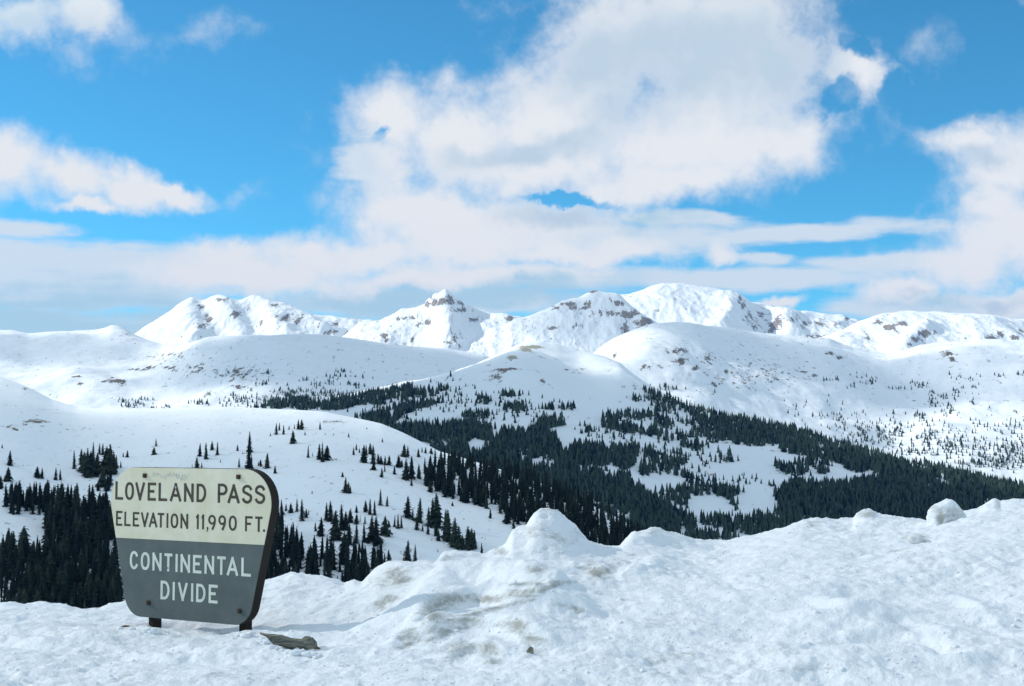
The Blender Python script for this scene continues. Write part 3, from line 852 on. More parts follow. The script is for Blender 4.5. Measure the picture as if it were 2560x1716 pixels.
# ------------------------------------------------------------------ conifers
def crown_mesh(seed, tiers, per, ratio, ragged=0.25, core=7, fork=False, low=0.04):
    """unit-height spruce crown: drooping branch fans round a narrow core"""
    r = random.Random(seed)
    v, f = [], []
    lean = (r.uniform(-.02, .02), r.uniform(-.02, .02))

    def rad(h):
        return ratio * (0.10 + 0.90 * (1 - h) ** 0.76) * (0.82 if h < 0.12 else 1.0)
    # core
    hs = [low, 0.25, 0.5, 0.75, 0.985]
    for h in hs:
        for k in range(core):
            a = 2 * math.pi * k / core
            q = rad(h) * 0.50 * r.uniform(0.7, 1.2)
            if h > .9:
                q = 0.006
            v.append((lean[0] * h + q * math.cos(a), lean[1] * h + q * math.sin(a), h))
    for i in range(len(hs) - 1):
        for k in range(core):
            a, b = i * core + k, i * core + (k + 1) % core
            f.append((a, b, b + core))
            f.append((a, b + core, a + core))
    for t in range(tiers):
        h = low + 0.03 + (0.95 - low) * (t / (tiers - 1)) ** 0.92
        n = max(4, int(per * (1.1 - 0.5 * h)))
        off = r.uniform(0, 6.28)
        for k in range(n):
            a = off + 2 * math.pi * k / n + r.uniform(-.3, .3)
            R_ = rad(h) * r.uniform(1 - ragged, 1 + ragged)
            if r.random() < 0.06:
                R_ *= 1.25
            hh = min(h + r.uniform(-.02, .02), 0.985)
            wd = R_ * r.uniform(0.30, 0.48)
            ca, sa = math.cos(a), math.sin(a)
            drop = R_ * r.uniform(0.25, 0.6)
            i0 = len(v)
            v.append((lean[0] * h, lean[1] * h, hh + 0.01))
            m = R_ * 0.6
            v.append((m * ca - wd * sa, m * sa + wd * ca, hh - drop * 0.55))
            v.append((R_ * ca, R_ * sa, hh - drop))
            v.append((m * ca + wd * sa, m * sa - wd * ca, hh - drop * 0.55))
            v.append((m * ca, m * sa, hh - drop * 0.30 + 0.012))
            f += [(i0, i0 + 1, i0 + 4), (i0, i0 + 4, i0 + 3), (i0 + 4, i0 + 1, i0 + 2), (i0 + 4, i0 + 2, i0 + 3)]
    return np.array(v), np.array(f)


CROWNS, TRUNKS = [], []
for i in range(9):
    ratio = [0.22, 0.25, 0.27, 0.19, 0.30, 0.23, 0.26, 0.16, 0.33][i]
    cv, cf = crown_mesh(100 + i, 15, 8, ratio, 0.38)
    CROWNS.append((ratio, mesh_np('spruce_crown', cv, tris=cf, smooth=False)))
    CROWNS[-1][1].materials.append(M_spruce)
bush_v, bush_f = crown_mesh(77, 7, 9, 0.46, 0.35, low=0.0)
BUSH = mesh_np('bush_crown', bush_v, tris=bush_f, smooth=False)
BUSH.materials.append(M_spruce)
tv, tf = [], []
for h, q in ((-0.06, .022), (0.12, .018), (0.9, .004)):
    for k in range(6):
        tv.append((q * math.cos(k * 1.0472), q * math.sin(k * 1.0472), h))
for i in range(2):
    for k in range(6):
        a, b = i * 6 + k, i * 6 + (k + 1) % 6
        tf += [(a, b, b + 6), (a, b + 6, a + 6)]
TRUNK = mesh_np('spruce_trunk', tv, tris=tf)
TRUNK.materials.append(M_bark)

ORD = ['leftmost', 'second', 'third', 'fourth', 'fifth', 'sixth', 'seventh', 'eighth', 'ninth', 'tenth', 'eleventh', 'twelfth', 'thirteenth', 'fourteenth', 'fifteenth']


def add_spruce(p, h, wide=None, bush=False, label='', group=None):
    e = empty('small_bush' if bush else 'spruce_tree', p)
    i = random.randrange(len(CROWNS)) if wide is None else wide
    s = h * (1.0 if bush else random.uniform(0.97, 1.03))
    e.scale = (s * random.uniform(.8, 1.2), s * random.uniform(.8, 1.2), s)
    t_ = .05 if random.random() < .25 else .018
    e.rotation_euler = (random.uniform(-t_, t_), random.uniform(-t_, t_), random.uniform(0, 6.28))
    tag(e, label, 'bush' if bush else 'tree', group)
    link('crown', BUSH if bush else CROWNS[i][1], None, e)
    if not bush:
        link('trunk', TRUNK, None, e)
    return e


def z3(*t):
    return [(640 + x / 3.267, 1000 + y / 3.267, h / 3.267) for x, y, h in t]


def z2(*t):
    return [(x / 2.904, 1020 + y / 2.904, h / 2.904) for x, y, h in t]


# clumps of the near hillside (tree foot x, y and height, photograph pixels) with the words that find them
CLUMPS = [
    ('trio just under the crest above the sign\'s right corner', z3((165, 283, 92), (190, 250, 70), (225, 282, 78))),
    ('small row near the crest right of the first trio', z3((270, 243, 36), (315, 238, 42), (345, 242, 82), (372, 243, 86))),
    ('broad lone spruce below the crest row', z3((303, 355, 108))),
    ('tiny pair beside the trio under the crest', z3((118, 295, 30), (400, 288, 32))),
    ('rounded lone spruce on the upper slope under the smooth crest', z3((523, 243, 66))),
    ('faint saplings scattered along the upper slope', z3((565, 285, 20), (632, 290, 18), (757, 305, 38), (905, 240, 16))),
    ('lone sapling on the open snow below the crest', z3((1032, 346, 36))),
    ('slim pair left of the dense upper clump', z3((425, 472, 102), (462, 462, 36))),
    ('dense dark clump in the middle of the upper slope', z3((515, 486, 130), (542, 508, 165), (575, 492, 125))),
    ('group just right of the sign\'s top', z3((20, 540, 38), (40, 545, 55), (92, 557, 122), (155, 600, 66))),
    ('stepped row descending the middle of the slope', z3((798, 450, 66), (820, 410, 55), (845, 432, 42), (880, 512, 150), (900, 452, 90), (935, 442, 92), (957, 522, 155), (960, 572, 72), (1000, 522, 82), (1022, 527, 72), (1055, 532, 76), (1087, 532, 82))),
    ('lower three under the stepped row', z3((1028, 632, 77), (1052, 587, 62), (1130, 607, 72))),
    ('stout pair between the stepped row and the forest', z3((1165, 552, 102), (1190, 547, 62))),
    ('paired spruces high beside the forest edge', z3((1210, 467, 108), (1240, 467, 92))),
    ('sparse line where the crest dips behind the forest', z3((1325, 467, 72), (1357, 427, 42), (1385, 437, 52), (1430, 442, 52))),
    ('little group alone in the middle of the slope', z3((707, 630, 42), (730, 757, 128), (755, 762, 92), (772, 762, 60))),
    ('tiny stub on the open slope right of the sign', z3((458, 766, 26))),
    ('tall front row at the left edge of the dark forest', z3((1225, 652, 172), (1270, 645, 182), (1270, 702, 60), (1330, 642, 122))),
    ('outliers at the foot of the dark forest', z3((1425, 752, 105), (1490, 742, 82), (1605, 867, 36), (1915, 967, 77), (1665, 932, 14), (2050, 1006, 122), (2105, 1052, 102))),
    ('cluster right beside the sign\'s edge', z3((210, 942, 128), (245, 907, 62), (285, 922, 82), (335, 912, 112), (375, 987, 182), (410, 962, 72), (430, 937, 42))),
    ('big dark cluster on the lower slope right of the sign', z3((575, 982, 142), (610, 992, 172), (650, 1142, 245), (700, 1062, 205), (735, 1062, 152), (770, 1002, 112), (820, 1172, 165), (760, 1182, 172), (720, 1262, 185))),
    ('pair below the big cluster\'s left side', z3((485, 1072, 72), (530, 1112, 152))),
    ('small trees above the big lower cluster', z3((500, 940, 20), (820, 922, 62), (820, 1012, 82), (850, 996, 52))),
    ('trio standing free above the tall pair', z3((895, 917, 97), (930, 937, 132), (968, 942, 122))),
    ('tall pair high on the lower slope', z3((1015, 862, 132), (1070, 867, 82))),
    ('tight row of tall spruces in the lower middle', z3((890, 1012, 72), (885, 1162, 152), (915, 1172, 92), (945, 1152, 205), (985, 1182, 232))),
    ('stout spruce with two saplings at its right', z3((1055, 1107, 162), (1085, 1037, 52), (1095, 1082, 32))),
    ('thin trio on open snow', z3((1130, 1037, 97), (1160, 1052, 122), (1188, 1047, 102))),
    ('left half of the long stand in the lower middle', z3((1240, 962, 178), (1280, 982, 102), (1315, 1062, 112), (1335, 1002, 202), (1360, 1072, 62), (1405, 1097, 92), (1410, 1032, 162))),
    ('right half of the long stand descending to the snow bank', z3((1445, 1032, 232), (1480, 1042, 285), (1470, 1112, 122), (1490, 1152, 92), (1550, 1132, 242), (1570, 1152, 255), (1620, 1202, 245), (1660, 1217, 182), (1690, 1222, 122))),
    ('last tall group of the long stand, nearest the snow peak', z3((1735, 1212, 182), (1760, 1217, 172), (1780, 1207, 142))),
    ('lone narrow spruce just above the snow bank', z3((1843, 1252, 86))),
    ('pair standing alone over the snow bank', z3((1235, 1312, 162), (1300, 1317, 132))),
    ('stub beside the pair over the snow bank', z3((1205, 1342, 62))),
    ('tiny sapling on the open lower snow', z3((1485, 1242, 26))),
    ('fringe above the dark wood right of the sign', z3((990, 1257, 76), (1015, 1262, 82), (1050, 1342, 92), (1085, 1342, 117), (850, 1242, 72))),
    # left of and above the sign
    ('lone tall spruce at the far left', z2((72, 415, 106))),
    ('stout lone spruce near the left edge', z2((58, 532, 102))),
    ('spruces cut by the left edge', z2((15, 292, 32), (4, 582, 95))),
    ('left pair on the snow above the dark wood', z2((270, 506, 82), (305, 511, 77))),
    ('right pair on the snow above the dark wood', z2((405, 523, 92), (437, 523, 76))),
    ('two saplings above the dark wood', z2((355, 576, 52), (402, 606, 46))),
    ('thin lone spruce left of the big black clump', z2((540, 442, 132))),
    ('big black clump left of the sign\'s top corner', z2((590, 412, 112), (612, 470, 150), (632, 502, 205), (657, 500, 185), (676, 400, 150), (678, 480, 140), (705, 477, 152))),
    ('close pair behind the big black clump', z2((722, 337, 84), (745, 342, 86))),
    ('tall stand touching the sign\'s top left corner', z2((772, 452, 172), (800, 482, 215), (825, 482, 172), (842, 440, 100))),
    ('two little spruces above the sign\'s left corner', z2((895, 356, 36), (925, 359, 52))),
    ('small spruce just above the sign\'s left corner', z2((877, 434, 48))),
    ('group half hidden by the sign\'s left edge', z2((712, 602, 72), (745, 572, 142), (780, 602, 122), (800, 562, 152))),
    ('small spruce alone above the middle of the sign', z2((1133, 279, 57))),
    ('row above the sign\'s right half', z2((1450, 352, 97), (1495, 372, 122), (1540, 306, 66), (1578, 342, 97))),
    ('stub group on the sign\'s top edge', z2((1395, 434, 28), (1430, 434, 78), (1465, 434, 40))),
    ('faint saplings over the sign\'s right half', z2((1600, 396, 22), (1725, 312, 46), (1760, 336, 20), (1735, 432, 66))),
    ('very tall spindly stack above the sign\'s right corner', z2((1805, 442, 205), (1812, 322, 152), (1825, 442, 102))),
    ('spruces behind the sign\'s right corner', z2((1890, 416, 42), (1940, 439, 107), (1998, 474, 47))),
]

# dense stands on the near hill: polygons of tree feet (photograph pixels)
STANDS = [
    ('dark spruce packed into the forest on the near hill\'s right shoulder', 'dense forest on the near hill\'s right shoulder',
     [(1055, 1190), (1085, 1160), (1150, 1158), (1220, 1170), (1320, 1196), (1440, 1248), (1560, 1310), (1660, 1385), (1600, 1420), (1500, 1400), (1440, 1375), (1340, 1340), (1290, 1310), (1240, 1280), (1180, 1266), (1100, 1240), (1062, 1212)], 860, (30, 52)),
    ('dark spruce in the straight edged strip of wood at the left', 'strip of wood at the far left',
     [(8, 1262), (40, 1250), (110, 1250), (180, 1262), (180, 1278), (110, 1288), (30, 1290)], 64, (34, 62)),
    ('dark spruce in the black wood left of the sign', 'black wood between the sign and the left edge',
     [(105, 1300), (150, 1280), (215, 1275), (240, 1278), (290, 1305), (300, 1540), (0, 1560), (0, 1395), (40, 1390), (100, 1400), (120, 1365), (118, 1330)], 520, (46, 80)),
    ('dark spruce in the black wood low behind the sign\'s right side', 'black wood low behind the sign',
     [(620, 1330), (690, 1322), (725, 1345), (755, 1392), (850, 1400), (900, 1408), (945, 1412), (962, 1425), (940, 1480), (620, 1490)], 210, (42, 70)),
    ('dark spruce of the wood behind the sign board', 'wood hidden behind the sign board',
     [(300, 1320), (620, 1340), (620, 1500), (300, 1540)], 60, (46, 76)),
]


def in_poly(poly, x, y):
    c = np.zeros(len(x), dtype=bool)
    P = np.array(poly, float)
    j = len(P) - 1
    for i in range(len(P)):
        xi, yi, xj, yj = P[i, 0], P[i, 1], P[j, 0], P[j, 1]
        with np.errstate(divide='ignore', invalid='ignore'):
            c ^= ((yi > y) != (yj > y)) & (x < (xj - xi) * (y - yi) / (yj - yi + 1e-12) + xi)
        j = i
    return c


def sample_poly(poly, n):
    P = np.array(poly, float)
    lo, hi = P.min(0), P.max(0)
    out = np.zeros((0, 2))
    while len(out) < n:
        q = RNG.uniform(lo, hi, (n * 3, 2))
        out = np.concatenate([out, q[in_poly(poly, q[:, 0], q[:, 1])]])
    return out[:n]


n_single = 0
for phrase, trees in CLUMPS:
    trees = sorted(trees)
    for k, (px_, py_, hp) in enumerate(trees):
        p = L_B.find(px_, py_)
        h = hp / FPX * p.y
        if len(trees) == 1:
            lab = phrase if 'spruce' in phrase or 'sapling' in phrase or 'stub' in phrase else 'spruce, ' + phrase
            lab = 'dark green ' + lab
        else:
            o_ = ORD[k] if k < len(trees) - 1 else 'rightmost'
            lab = 'spruce %s from left, %s' % (o_, phrase) if 0 < k < len(trees) - 1 else '%s spruce, %s' % (o_, phrase)
        if len(lab.split()) > 16:
            print('LONG', len(lab.split()), lab)
        wide = None
        if 'stack' in phrase or 'thin' in phrase or 'slim' in phrase:
            wide = 7
        if 'broad' in phrase or 'stout' in phrase:
            wide = 8
        add_spruce(p, h, wide, label=lab, group='spruces on the near hillside')
        n_single += 1
b_ = L_B.find(385, 1137)
add_spruce(b_, 20 / FPX * b_.y, bush=True, label='round dark bush under the small spruce above the middle of the sign')

rest = []
cand = []
for lab, grp, poly, n, (h0, h1) in STANDS:
    for q in sample_poly(poly, n):
        p = L_B.find(q[0], q[1])
        hp = h0 + (h1 - h0) * RNG.beta(2.2, 2.0)
        if RNG.random() < 0.18:
            hp *= 0.6
        zone = ''
        if 'left of the sign' in lab:
            zone = ', below the snow patch' if q[0] < 100 else ((', left half' if q[0] < 200 else ', right half') + (', upper part' if q[1] < 1400 else ', lower part'))
        elif 'shoulder' in lab:
            zone = ', left end' if q[0] < 1180 else (', middle' if q[0] < 1400 else ', lower right end')
        cand.append((hp, p, hp / FPX * p.y, lab + zone, grp, q[0]))
hidden = [c for c in cand if 'behind the sign board' in c[3]]
cand = [c for c in cand if 'behind the sign board' not in c[3]]
cand.sort(key=lambda c: -c[0])
n_more = max(0, 298 - n_single)
for hp, p, h, lab, grp, _ in cand[:n_more]:
    add_spruce(p, h, label=lab, group=grp)
rest = cand[n_more:] + hidden


def forest_mesh(name, items, templates, mat):
    """far trees too many to pick apart: joined into one mesh"""
    cos, tris, tone, off = [], [], [], 0
    for (p, h, w) in items:
        tv_, tf_ = templates[RNG.integers(len(templates))]
        a = RNG.uniform(0, 6.28)
        ca, sa = math.cos(a), math.sin(a)
        R_ = np.array([[ca, sa, 0], [-sa, ca, 0], [0, 0, 1]])
        c = (tv_ @ R_) * np.array([h * w, h * w, h]) + np.array(p)
        cos.append(c)
        tone.append(np.full(len(c), RNG.normal() * 0.35))
        tris.append(tf_ + off)
        off += len(c)
    return link(name, mesh_np(name, np.concatenate(cos), tris=np.concatenate(tris), smooth=False, attrs={'tone': np.concatenate(tone)}), mat)


NEAR_T = [crown_mesh(300 + i, 7, 5, r_, 0.36, core=5) for i, r_ in enumerate((0.20, 0.24, 0.27, 0.22))]


def small_conifer(seed, ratio, tiers=3, n=5):
    """a conifer a few pixels tall: stacked ragged skirts"""
    r = random.Random(seed)
    v, f = [], []
    for t in range(tiers):
        z0_ = 0.02 + 0.72 * t / tiers
        z1_ = min(1.0, z0_ + 0.52) if t < tiers - 1 else 1.0
        R_ = ratio * (1 - 0.72 * t / tiers)
        i0 = len(v)
        off = r.uniform(0, 6.28)
        for k in range(n):
            q = R_ * r.uniform(.65, 1.25)
            a_ = off + 6.283 * k / n + r.uniform(-.25, .25)
            v.append((q * math.cos(a_), q * math.sin(a_), z0_ + r.uniform(-.02, .06)))
        v.append((r.uniform(-.01, .01), r.uniform(-.01, .01), z1_))
        for k in range(n):
            f.append((i0 + k, i0 + (k + 1) % n, i0 + n))
    return np.array(v), np.array(f)


MID_T = [small_conifer(400 + i, r_, 3 + i % 2, 5) for i, r_ in enumerate((0.17, 0.20, 0.23, 0.19, 0.21, 0.25, 0.16, 0.22))]
fr = forest_mesh('near_forest', [(tuple(p), h, RNG.uniform(.9, 1.1)) for hp, p, h, *_ in rest], NEAR_T, M_spruce)
tag(fr, 'remaining dark spruces filling the dense woods on the near hill', 'forest', kind='stuff')

# ---- forest of the middle spur
DENSE = [
    [(650, 1022), (705, 990), (735, 978), (775, 988), (740, 1005), (800, 1012), (845, 1024), (760, 1030)],
    [(763, 1026), (837, 1000), (927, 986), (989, 974), (1030, 968), (1067, 992), (968, 1012), (903, 1014), (845, 1027)],
    [(886, 1049), (968, 1026), (1030, 1010), (1112, 1006), (1050, 1026), (1009, 1038), (980, 1066), (950, 1076)],
    [(880, 1046), (968, 1073), (1030, 1062), (1104, 1067), (1132, 1063), (1190, 1057), (1214, 1067), (1255, 1079), (1317, 1084), (1346, 1059), (1380, 1048), (1411, 1043), (1417, 1062), (1364, 1075), (1391, 1100), (1410, 1141), (1440, 1110), (1502, 1117), (1543, 1126), (1600, 1120), (1590, 1160), (1560, 1180), (1590, 1230), (1640, 1262), (1700, 1300), (1700, 1400), (1300, 1260), (1050, 1110)],
    [(1700, 1012), (1727, 1018), (1817, 1044), (1890, 1054), (1998, 1077), (2112, 1114), (2225, 1146), (2361, 1174), (2474, 1201), (2600, 1222), (2600, 1330), (2200, 1330), (1950, 1330), (1960, 1290), (1935, 1240), (1980, 1210), (2120, 1215), (2200, 1190), (2120, 1180), (2100, 1160), (2030, 1145), (1975, 1135), (1900, 1120), (1850, 1120), (1800, 1085), (1745, 1060)],
]
HALF = [
    [(1600, 1120), (1640, 1130), (1690, 1165), (1760, 1215), (1860, 1230), (1940, 1240), (1960, 1300), (1950, 1340), (1700, 1370), (1590, 1240)],
    [(1600, 965), (1650, 987), (1700, 1012), (1745, 1060), (1800, 1085), (1850, 1115), (1780, 1110), (1720, 1075), (1690, 1050), (1640, 1030), (1600, 1000)],
    [(1500, 1045), (1620, 1030), (1700, 1060), (1760, 1110), (1860, 1150), (1850, 1165), (1790, 1160), (1700, 1120), (1620, 1090), (1500, 1075)],
    [(1930, 1150), (2010, 1140), (2110, 1175), (2150, 1205), (2050, 1195), (1950, 1195)],
]
SPARSE = [
    [(1560, 980), (1650, 1000), (1700, 1060), (1560, 1030)], [(560, 1000), (700, 940), (900, 960), (760, 1010)], [(1130, 960), (1300, 980), (1420, 1010), (1430, 1060), (1150, 1060), (960, 1060), (1030, 1010)],
    [(1500, 1080), (1620, 1090), (1790, 1165), (1900, 1200), (1960, 1220), (1700, 1200), (1600, 1140)], [(1430, 1060), (1560, 1050), (1600, 1110), (1450, 1110)],
    [(650, 1010), (1000, 970), (1130, 940), (1160, 960), (1000, 1030), (880, 1045)], [(2000, 1130), (2110, 1170), (2060, 1150)],
]
ISLANDS = [(1194, 1040, 40, 9, 60), (1290, 1024, 32, 10, 46), (1277, 990, 26, 4, 22), (1206, 1004, 22, 8, 30), (1420, 1022, 18, 7, 22), (1372, 1022, 17, 5, 16), (1560, 1044, 52, 10, 70), (1562, 1075, 16, 13, 26), (1060, 985, 40, 12, 46), (1108, 972, 14, 9, 16), (1480, 1080, 18, 6, 14), (1640, 1075, 14, 16, 30), (1705, 1100, 12, 22, 26), (1690, 1150, 30, 16, 30), (1740, 1030, 26, 10, 26), (1600, 1000, 22, 8, 16)]


def area(poly):
    P = np.array(poly, float)
    x_, y_ = P[:, 0], P[:, 1]
    return 0.5 * abs(np.dot(x_, np.roll(y_, 1)) - np.dot(y_, np.roll(x_, 1)))


items = []


def scatter_px(L, pts, h0, h1, clump=None):
    for q in pts:
        p = L.find(q[0], q[1])
        if clump is not None:
            nz = float(fbm(np.array([p.x / 45.0]), np.array([p.y / 70.0]), 3, 201)[0])
            if nz < clump + RNG.normal() * 0.08:
                continue
        items.append((tuple(p), RNG.uniform(h0, h1) * (1.25 if RNG.random() < .12 else 1), RNG.uniform(.9, 1.25)))


# tree height in metres grows down the slope
for poly in DENSE:
    n = int(area(poly) / 13)
    scatter_px(L_C, sample_poly(poly, n), 6.5, 11.0, -0.22)
for poly in HALF:
    n = int(area(poly) / 27)
    scatter_px(L_C, sample_poly(poly, n), 6.5, 11.5, 0.03)
for poly in SPARSE:
    n = int(area(poly) / 130)
    scatter_px(L_C, sample_poly(poly, n), 3.0, 8.0, -0.15)
for (cx, cy, rx, ry, n) in ISLANDS:
    r_ = np.sqrt(RNG.uniform(0, 1, n))
    t_ = RNG.uniform(0, 6.28, n)
    scatter_px(L_C, np.stack([cx + rx * r_ * np.cos(t_), cy + ry * r_ * np.sin(t_)], 1), 5.5, 9.5)
fs = forest_mesh('spur_forest', items, MID_T, M_forest)
tag(fs, 'dark conifer forest covering the middle spur and its lower slopes', 'forest', kind='stuff')

# ---- small trees in the snow basin and on the snowfield
items = []
E_SPOTS = [(2070, 952, 14, 2, 8), (2092, 950, 6, 3, 4), (2160, 945, 25, 12, 9), (2180, 952, 10, 6, 8), (2175, 962, 12, 5, 6), (2120, 968, 14, 4, 6), (2240, 973, 18, 3, 10), (2300, 965, 18, 10, 22), (2330, 985, 8, 8, 8), (2390, 944, 10, 5, 6), (2430, 962, 14, 22, 18), (2400, 985, 12, 12, 12), (2352, 1000, 26, 14, 28), (2370, 1030, 16, 14, 22), (2330, 1010, 10, 10, 10), (2295, 1036, 14, 7, 16), (2306, 1048, 6, 8, 8),
           (2430, 1010, 8, 5, 5), (2500, 945, 14, 6, 6), (2550, 940, 8, 6, 4), (1640, 970, 40, 5, 14), (1690, 975, 20, 4, 8), (1785, 985, 4, 3, 3), (2020, 1010, 80, 12, 12), (2100, 1060, 14, 18, 24), (2150, 1078, 18, 16, 30), (2195, 1070, 14, 22, 28), (2240, 1085, 16, 26, 44), (2320, 1100, 20, 18, 36), (2300, 1065, 40, 20, 18), (2380, 1110, 40, 22, 50), (2440, 1080, 40, 20, 22), (2470, 1130, 70, 20, 90), (2300, 1130, 80, 14, 70), (2540, 1120, 40, 30, 70), (2480, 1160, 90, 14, 120), (2180, 1100, 50, 12, 40), (2540, 1070, 40, 20, 24), (2050, 1040, 60, 8, 16)]
for (cx, cy, rx, ry, n) in E_SPOTS:
    scatter_px(L_E, np.stack([cx + rx * 0.65 * RNG.normal(size=n), cy + ry * 0.65 * RNG.normal(size=n)], 1), 4.5, 9.5)
scatter_px(L_E, sample_poly([(1950, 1040), (2250, 1020), (2560, 1020), (2560, 1190), (2300, 1150), (2100, 1110)], 150), 3.5, 8)
F_SPOTS = [(310, 1003, 22, 4, 12), (345, 1012, 26, 5, 16), (360, 1000, 18, 4, 10), (330, 1020, 14, 4, 8), (375, 1022, 10, 3, 6), (410, 1020, 14, 4, 6), (500, 1010, 24, 4, 20), (660, 960, 20, 6, 12), (670, 935, 10, 4, 6), (600, 1000, 30, 9, 26), (580, 1010, 24, 7, 20), (640, 1000, 30, 12, 24), (720, 985, 30, 12, 60), (790, 960, 35, 8, 20), (840, 945, 24, 5, 12), (690, 1005, 40, 8, 60), (860, 930, 20, 3, 8), (890, 945, 20, 4, 8), (800, 985, 40, 10, 50), (885, 965, 30, 6, 16), (760, 950, 20, 6, 10)]
for (cx, cy, rx, ry, n) in F_SPOTS:
    scatter_px(L_F, np.stack([cx + rx * 0.65 * RNG.normal(size=n), cy + ry * 0.65 * RNG.normal(size=n)], 1), 4.0, 9.0)
fb = forest_mesh('basin_trees', items, MID_T, M_forest)
tag(fb, 'scattered tiny conifers dotted over the distant snowfields', 'forest', kind='stuff')


# ------------------------------------------------------------------ thin mountain air
hz = bpy.data.meshes.new('haze')
hx, hy0, hy1, hz0, hz1 = 6000, -600, 8200, -331.0, 760.0
hz.from_pydata([(x_, y_, z_) for z_ in (hz0, hz1) for x_, y_ in ((-hx, hy0), (hx, hy0), (hx, hy1), (-hx, hy1))], [],
               [(3, 2, 1, 0), (4, 5, 6, 7), (0, 1, 5, 4), (1, 2, 6, 5), (2, 3, 7, 6), (3, 0, 4, 7)])
M_haze = bpy.data.materials.new('haze_air')
M_haze.use_nodes = True
hn = M_haze.node_tree
hn.nodes.clear()
pv = hn.nodes.new('ShaderNodeVolumePrincipled')
pv.inputs['Color'].default_value = rgb(0.10, 0.36, 1.0)
pv.inputs['Density'].default_value = 2.6e-5
ho = hn.nodes.new('ShaderNodeOutputMaterial')
hn.links.new(pv.outputs[0], ho.inputs['Volume'])
tag(link('haze', hz, M_haze), 'thin bluish mountain air over the valley', 'haze', kind='stuff')


# ------------------------------------------------------------------ sign
def fillet(poly, radii, n=12):
    out = []
    m = len(poly)
    for i in range(m):
        p = Vector(poly[i])
        a, b = (Vector(poly[i - 1]) - p).normalized(), (Vector(poly[(i + 1) % m]) - p).normalized()
        r_ = radii[i]
        if r_ <= 0:
            out.append(tuple(p))
            continue
        ang = a.angle(b)
        d = r_ / math.tan(ang / 2)
        c = p + (a + b).normalized() * (r_ / math.sin(ang / 2))
        t0, t1 = p + a * d, p + b * d
        a0_, a1_ = math.atan2((t0 - c).y, (t0 - c).x), math.atan2((t1 - c).y, (t1 - c).x)
        da = (a1_ - a0_ + math.pi) % (2 * math.pi) - math.pi
        for k in range(n + 1):
            q = a0_ + da * k / n
            out.append((c.x + r_ * math.cos(q), c.y + r_ * math.sin(q)))
    return out


def slab(name, outline, y0, y1, mat, parent, bevel=0.0):
    """flat board: outline in the sign's plane (x right, z up), from depth y0 (front) to y1"""
    n = len(outline)
    v = [(x_, y0, z_) for x_, z_ in outline] + [(x_, y1, z_) for x_, z_ in outline]
    f = [tuple(range(n)), tuple(range(2 * n - 1, n - 1, -1))]
    for i in range(n):
        j = (i + 1) % n
        f.append((i, i + n, j + n, j))
    me = bpy.data.meshes.new(name)
    me.from_pydata(v, [], f)
    o = link(name, me, mat, parent)
    if bevel:
        bm_ = o.modifiers.new('bevel', 'BEVEL')
        bm_.width = bevel
        bm_.segments = 2
        bm_.limit_method = 'ANGLE'
    import bmesh
    b = bmesh.new()
    b.from_mesh(me)
    bmesh.ops.recalc_face_normals(b, faces=b.faces)
    b.to_mesh(me)
    b.free()
    return o


def worn_paint(name, c, c2, sc=4):
    m, N, b = new_mat(name)
    tcn = N.n.new('ShaderNodeTexCoord')
    p = tcn.outputs['Object']
    n = N.noise(p, sc, 6, 0.6)
    n2 = N.noise(p, 120, 3, 0.7)
    c_ = N.mix(N.smooth(n, 0.3, 0.7), rgb(*c), rgb(*c2))
    sc_ = N.smooth(N.noise(N.vmath('MULTIPLY', p, (1, 1, 0.3)), 40, 4, 0.7), 0.62, 0.75)
    c_ = N.mix(N.math('MULTIPLY', sc_, 0.32), c_, rgb(c[0] * .6, c[1] * .6, c[2] * .6))
    c_ = N.mix(N.math('MULTIPLY', N.smooth(n2, 0.4, 0.8), 0.12), c_, rgb(c2[0] * .7, c2[1] * .7, c2[2] * .7))
    N.l.new(c_, b.inputs['Base Color'])
    b.inputs['Roughness'].default_value = 0.55
    b.inputs['Specular IOR Level'].default_value = 0.35
    return m


M_cream = worn_paint('cream_sign_paint', (0.60, 0.572, 0.41), (0.68, 0.662, 0.535))
M_grey = worn_paint('grey_sign_paint', (0.072, 0.094, 0.097), (0.100, 0.122, 0.122))
M_brown = plain_mat('dark_brown_timber', (0.012, 0.009, 0.007), (0.022, 0.016, 0.011), rough=0.8, scale=8, stretch=(1, 1, 0.2), bump=0.002)
M_letter_d = worn_paint('dark_brown_lettering', (0.035, 0.028, 0.02), (0.06, 0.05, 0.035), 9)
M_letter_w = worn_paint('pale_lettering', (0.55, 0.60, 0.53), (0.66, 0.69, 0.62), 9)
M_rust = plain_mat('rusted_steel', (0.03, 0.02, 0.015), (0.07, 0.045, 0.03), rough=0.7, scale=60)
M_ink = plain_mat('faded_blue_pen', (0.36, 0.43, 0.44), scale=30)
M_edge = plain_mat('pale_panel_edge', (0.45, 0.52, 0.55), scale=30)

RZ = -math.atan2(0.50367, 0.86390)
SC = Vector((-3.61933 + 0.943 * 0.86390, 12.85 - 0.943 * 0.50367, EYE - 0.55623 - 1.16))   # foot of the sign, at the snow
ZB = 1.16
sign = empty('pass_sign', SC, RZ)
tag(sign, 'cream and grey trapezoid pass sign with elevation lettering, half buried in snow', 'sign')
HW = 0.943
quad = [(-HW - .060, .277), (HW + .060, .277), (HW - .250, -1.034), (-HW + .250, -1.034)]
outl = fillet(quad, [0.29, 0.29, 0.20, 0.20])
outl = [(x_, z_ + ZB) for x_, z_ in outl]
DIV = -.3535 + ZB
up = [(x_, z_) for x_, z_ in outl if z_ > DIV]
lo_ = [(x_, z_) for x_, z_ in outl if z_ < DIV]


def xdiv(z_):
    # half width of the slanted side at height z_
    t = (0.277 - (z_ - ZB)) / 1.311
    return (HW + .060) * (1 - t) + (HW - .250) * t


